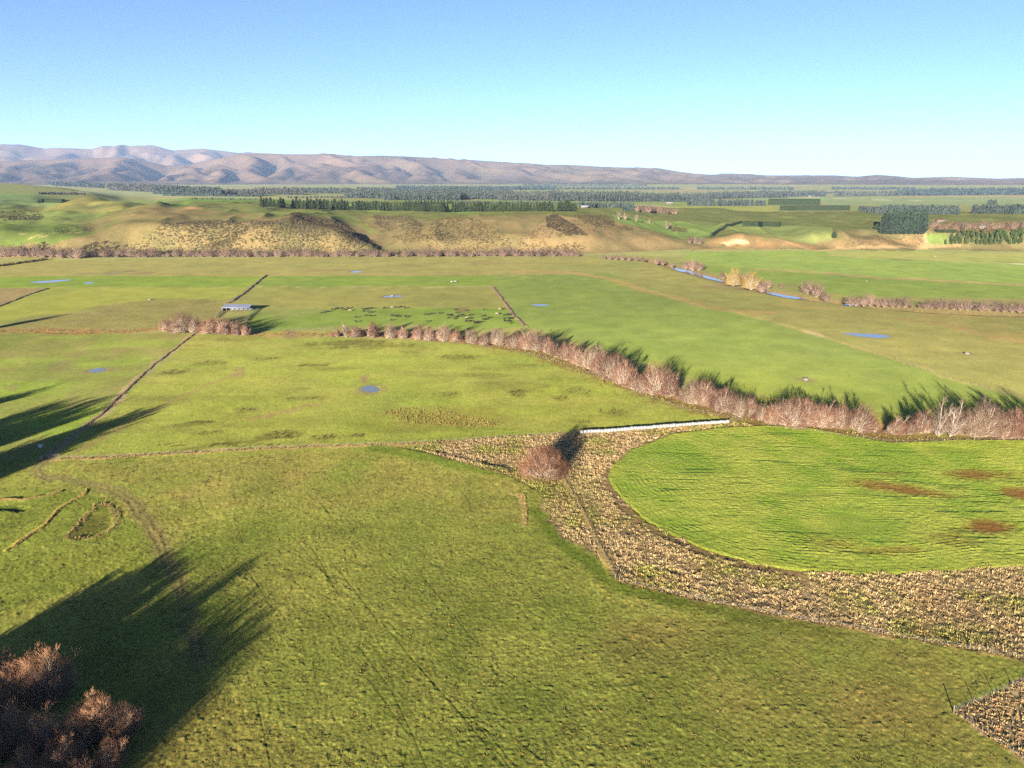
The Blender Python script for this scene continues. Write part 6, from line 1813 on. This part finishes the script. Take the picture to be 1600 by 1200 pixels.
def build_brown_trees():
    g = np.random.default_rng(17)
    for i, px in enumerate(np.arange(996, 1056, 4.6)):
        plant(SMALL[[0, 2, 3][i % 3]], 13 - abs(px - 1010) * .10, W_H, px, 330.5 + (px - 996) * .07, 'poplar_tree', f'red-brown bare tree in the row behind the green valley paddock, {nth(i + 1)} from the left', 'tree', 'red-brown row on the terrace', .9)
    for i, (px, v, h) in enumerate([(967, 343, 14), (977, 343.5, 11), (994, 346, 12), (1015, 349, 8), (1042, 357, 13), (1047, 357, 9)]):
        plant(WILLOW_PALE[i % 2], h, W_H, px, v, 'poplar_tree', f'pale bare tree on the side of the green valley, {nth(i + 1)} from the left', 'tree', 'pale trees on the valley side', .9)
    for i, (px, v, h) in enumerate([(1078, 380, 13), (1086, 380, 13), (1093, 382, 12)]):
        plant(SMALL[i % 2], h, W_H, px, v, 'willow_tree', f'bare willow at the mouth of the green valley, {nth(i + 1)} from the left', 'tree', 'willows at the valley mouth', 1.0)
    for i, px in enumerate(np.arange(1448, 1640, 7.5)):
        plant(SMALL[int(g.integers(4))], g.uniform(8, 15), W_H, px + g.uniform(-2, 2), 358 + g.uniform(-3, 2), 'poplar_tree', f'bare garden tree between the grove and the plantation, {nth(i + 1)} from the left', 'tree', 'bare trees around the right-hand farmhouses', .9)


def cow_mesh(name, mat, pose):
    """one continuous body grown over a skeleton"""
    hz = {'graze': (.25, .95), 'stand': (1.35, 1.45)}[pose]
    J = {'rump': (-.85, 0, 1.22), 'hip': (-.6, 0, 1.2), 'loin': (-.1, 0, 1.12), 'chest': (.5, 0, 1.08), 'shoulder': (.75, 0, 1.18)}
    if pose == 'graze': J.update(neck=(1.1, 0, .95), poll=(1.3, 0, .62), muzzle=(1.42, 0, .18))
    else: J.update(neck=(1.1, 0, 1.42), poll=(1.35, 0, 1.55), muzzle=(1.78, 0, 1.36))
    rad = dict(rump=.22, hip=.36, loin=.42, chest=.42, shoulder=.33, neck=.21, poll=.17, muzzle=.10)
    chain = ['rump', 'hip', 'loin', 'chest', 'shoulder', 'neck', 'poll', 'muzzle']
    V = [J[c] for c in chain]; Rr = [rad[c] for c in chain]; E = [(i, i + 1) for i in range(7)]
    def leg(at, pts, rr):
        last = at
        for p, r_ in zip(pts, rr): V.append(p); Rr.append(r_); E.append((last, len(V) - 1)); last = len(V) - 1
    for s in (-1, 1):
        leg(3, [(.52, s * .24, .78), (.54, s * .24, .42), (.52, s * .24, .03)], [.15, .085, .07])
        leg(1, [(-.62, s * .25, .85), (-.78, s * .25, .48), (-.70, s * .25, .03)], [.19, .09, .07])
        leg(6, [(J['poll'][0] - .02, s * .24, J['poll'][2] + .05)], [.05])
    leg(0, [(-1.0, 0, 1.0), (-1.03, 0, .5)], [.05, .04])
    me = bpy.data.meshes.new(name + '_cage'); me.from_pydata(V, E, []); me.update()
    o = bpy.data.objects.new('cage', me); COL.objects.link(o)
    sk = o.modifiers.new('skin', 'SKIN')
    lay = me.skin_vertices[0] if me.skin_vertices else None
    if lay is None:
        o.data.update(); lay = me.attributes.new('skin', 'FLOAT_VECTOR', 'POINT')
    for i, r_ in enumerate(Rr): lay.data[i].radius = (r_, r_ * (1.12 if i < 5 else 1))
    lay.data[1].use_root = True
    sb = o.modifiers.new('sub', 'SUBSURF'); sb.levels = 1; sb.render_levels = 1
    dg = bpy.context.evaluated_depsgraph_get()
    out = bpy.data.meshes.new_from_object(o.evaluated_get(dg)); out.name = name
    bpy.data.objects.remove(o); bpy.data.meshes.remove(me)
    out.materials.clear(); out.materials.append(mat)
    out.polygons.foreach_set('use_smooth', np.ones(len(out.polygons), bool))
    return out


def build_cows():
    g = np.random.default_rng(12)
    A = [(180, 160), (215, 145), (250, 145), (310, 118), (355, 110), (385, 103), (450, 118), (480, 115), (510, 100), (700, 112), (730, 115), (765, 105), (795, 105), (710, 140), (765, 155), (800, 150), (735, 195), (800, 200), (605, 215), (965, 103), (1120, 92), (1170, 85),
         (1225, 100), (1060, 195), (1090, 200), (1120, 210), (1225, 200), (1235, 215), (1465, 180), (1505, 182), (1560, 170), (1050, 250), (615, 272), (1500, 265)]
    B = [(400, 117), (430, 157), (540, 130), (770, 118), (985, 112), (950, 172), (215, 165), (320, 185), (340, 195), (320, 226), (440, 205), (465, 190), (490, 203), (405, 218), (395, 235), (590, 190), (550, 235), (600, 230), (545, 265), (580, 265), (750, 200), (830, 220), (765, 245),
         (795, 240), (1025, 190), (1070, 175), (1085, 188), (1020, 230), (1080, 235), (1105, 230), (1030, 262), (1070, 268), (1105, 287), (655, 275), (690, 285), (715, 280), (660, 290)]
    Wt = [(480 + 1060 / 8, 470 + 92 / 8), (480 + 530 / 8, 470 + 130 / 8), (660 + 965 / 8, 470 + 115 / 8), (660 + 930 / 8, 470 + 174 / 8), (660 + 560 / 8, 470 + 228 / 8)]
    black = [cow_mesh('cow', M_COW, 'graze'), cow_mesh('cow', M_COW, 'stand')]
    cream = [cow_mesh('cow', M_COW_CREAM, 'graze')]
    brown = [cow_mesh('cow', M_COW_BROWN, 'graze')]
    spots = sorted([(480 + a / 8, 470 + b / 8, 0) for a, b in A] + [(660 + a / 8, 470 + b / 8, 0) for a, b in B] + [(a, b, 1) for a, b in Wt])
    n = [0, 0, 0]
    for px, v, k in spots:
        if k == 0 and g.uniform() < .10: k = 2
        n[k] += 1
        x, y, z = G(px, v)
        me = (black if k == 0 else cream if k == 1 else brown)
        rz = g.choice([0, math.pi]) + g.normal(0, .7)
        what = ('black', 'cream', 'dark brown')[k]
        o = link('cow', me[int(g.integers(len(me)))], None, (x, y, z), rz, g.uniform(.85, 1.05))
        tag(o, f'{what} cow grazing above the creek willows, {nth(n[k])} {what} one from the left', 'cow', 'cattle of the grazing herd')
    me = cow_mesh('sheep', noise_mat('white_fleece', (.26, .25, .22), (.2, .19, .17), 2), 'graze')
    for i, (px, v) in enumerate([(706, 441.5), (711, 441), (1354, 440.5), (1460, 401.5)]):
        x, y, z = G(px, v)
        tag(link('sheep', me, None, (x, y, z), g.uniform(0, 6), 1.0), ['white sheep on the green strip behind the herd, left of a pair', 'white sheep on the green strip behind the herd, right of a pair', 'lone white sheep on the green strip beyond the river', 'lone white sheep on the pale strip below the plantation'][i], 'sheep', 'white sheep')


build_creek_rows()
build_lone_willow()
build_near_trees()
build_river_trees()
build_conifers()
build_brown_trees()
build_far_woods()
build_scrub()
build_grass()
build_crop()
build_water()
build_banks()
build_fences()
build_bales()
build_shed()
build_troughs()
build_buildings()
build_cows()


# ------------------------------------------------------------------ air
def build_haze():
    X0, Z0, Z1 = 26000.0, -6.0, 1080.0
    V = [(sx * X0, sy * X0, z) for z in (Z0, Z1) for sx, sy in ((-1, -1), (1, -1), (1, 1), (-1, 1))]
    F = [(0, 3, 2, 1), (4, 5, 6, 7), (0, 1, 5, 4), (1, 2, 6, 5), (2, 3, 7, 6), (3, 0, 4, 7)]
    m = bpy.data.materials.new('air'); m.use_nodes = True
    nt = m.node_tree
    for n in list(nt.nodes): nt.nodes.remove(n)
    out = nt.nodes.new('ShaderNodeOutputMaterial')
    pv = nt.nodes.new('ShaderNodeVolumePrincipled')
    pv.inputs['Color'].default_value = (0.44, 0.63, 1.0, 1)
    pv.inputs['Density'].default_value = 2.8e-5
    pv.inputs['Anisotropy'].default_value = 0.0
    nt.links.new(pv.outputs[0], out.inputs['Volume'])
    me = mesh_np('haze', V, np.array(F), m)
    o = link('haze', me)
    tag(o, None, None, kind='stuff')


build_haze()
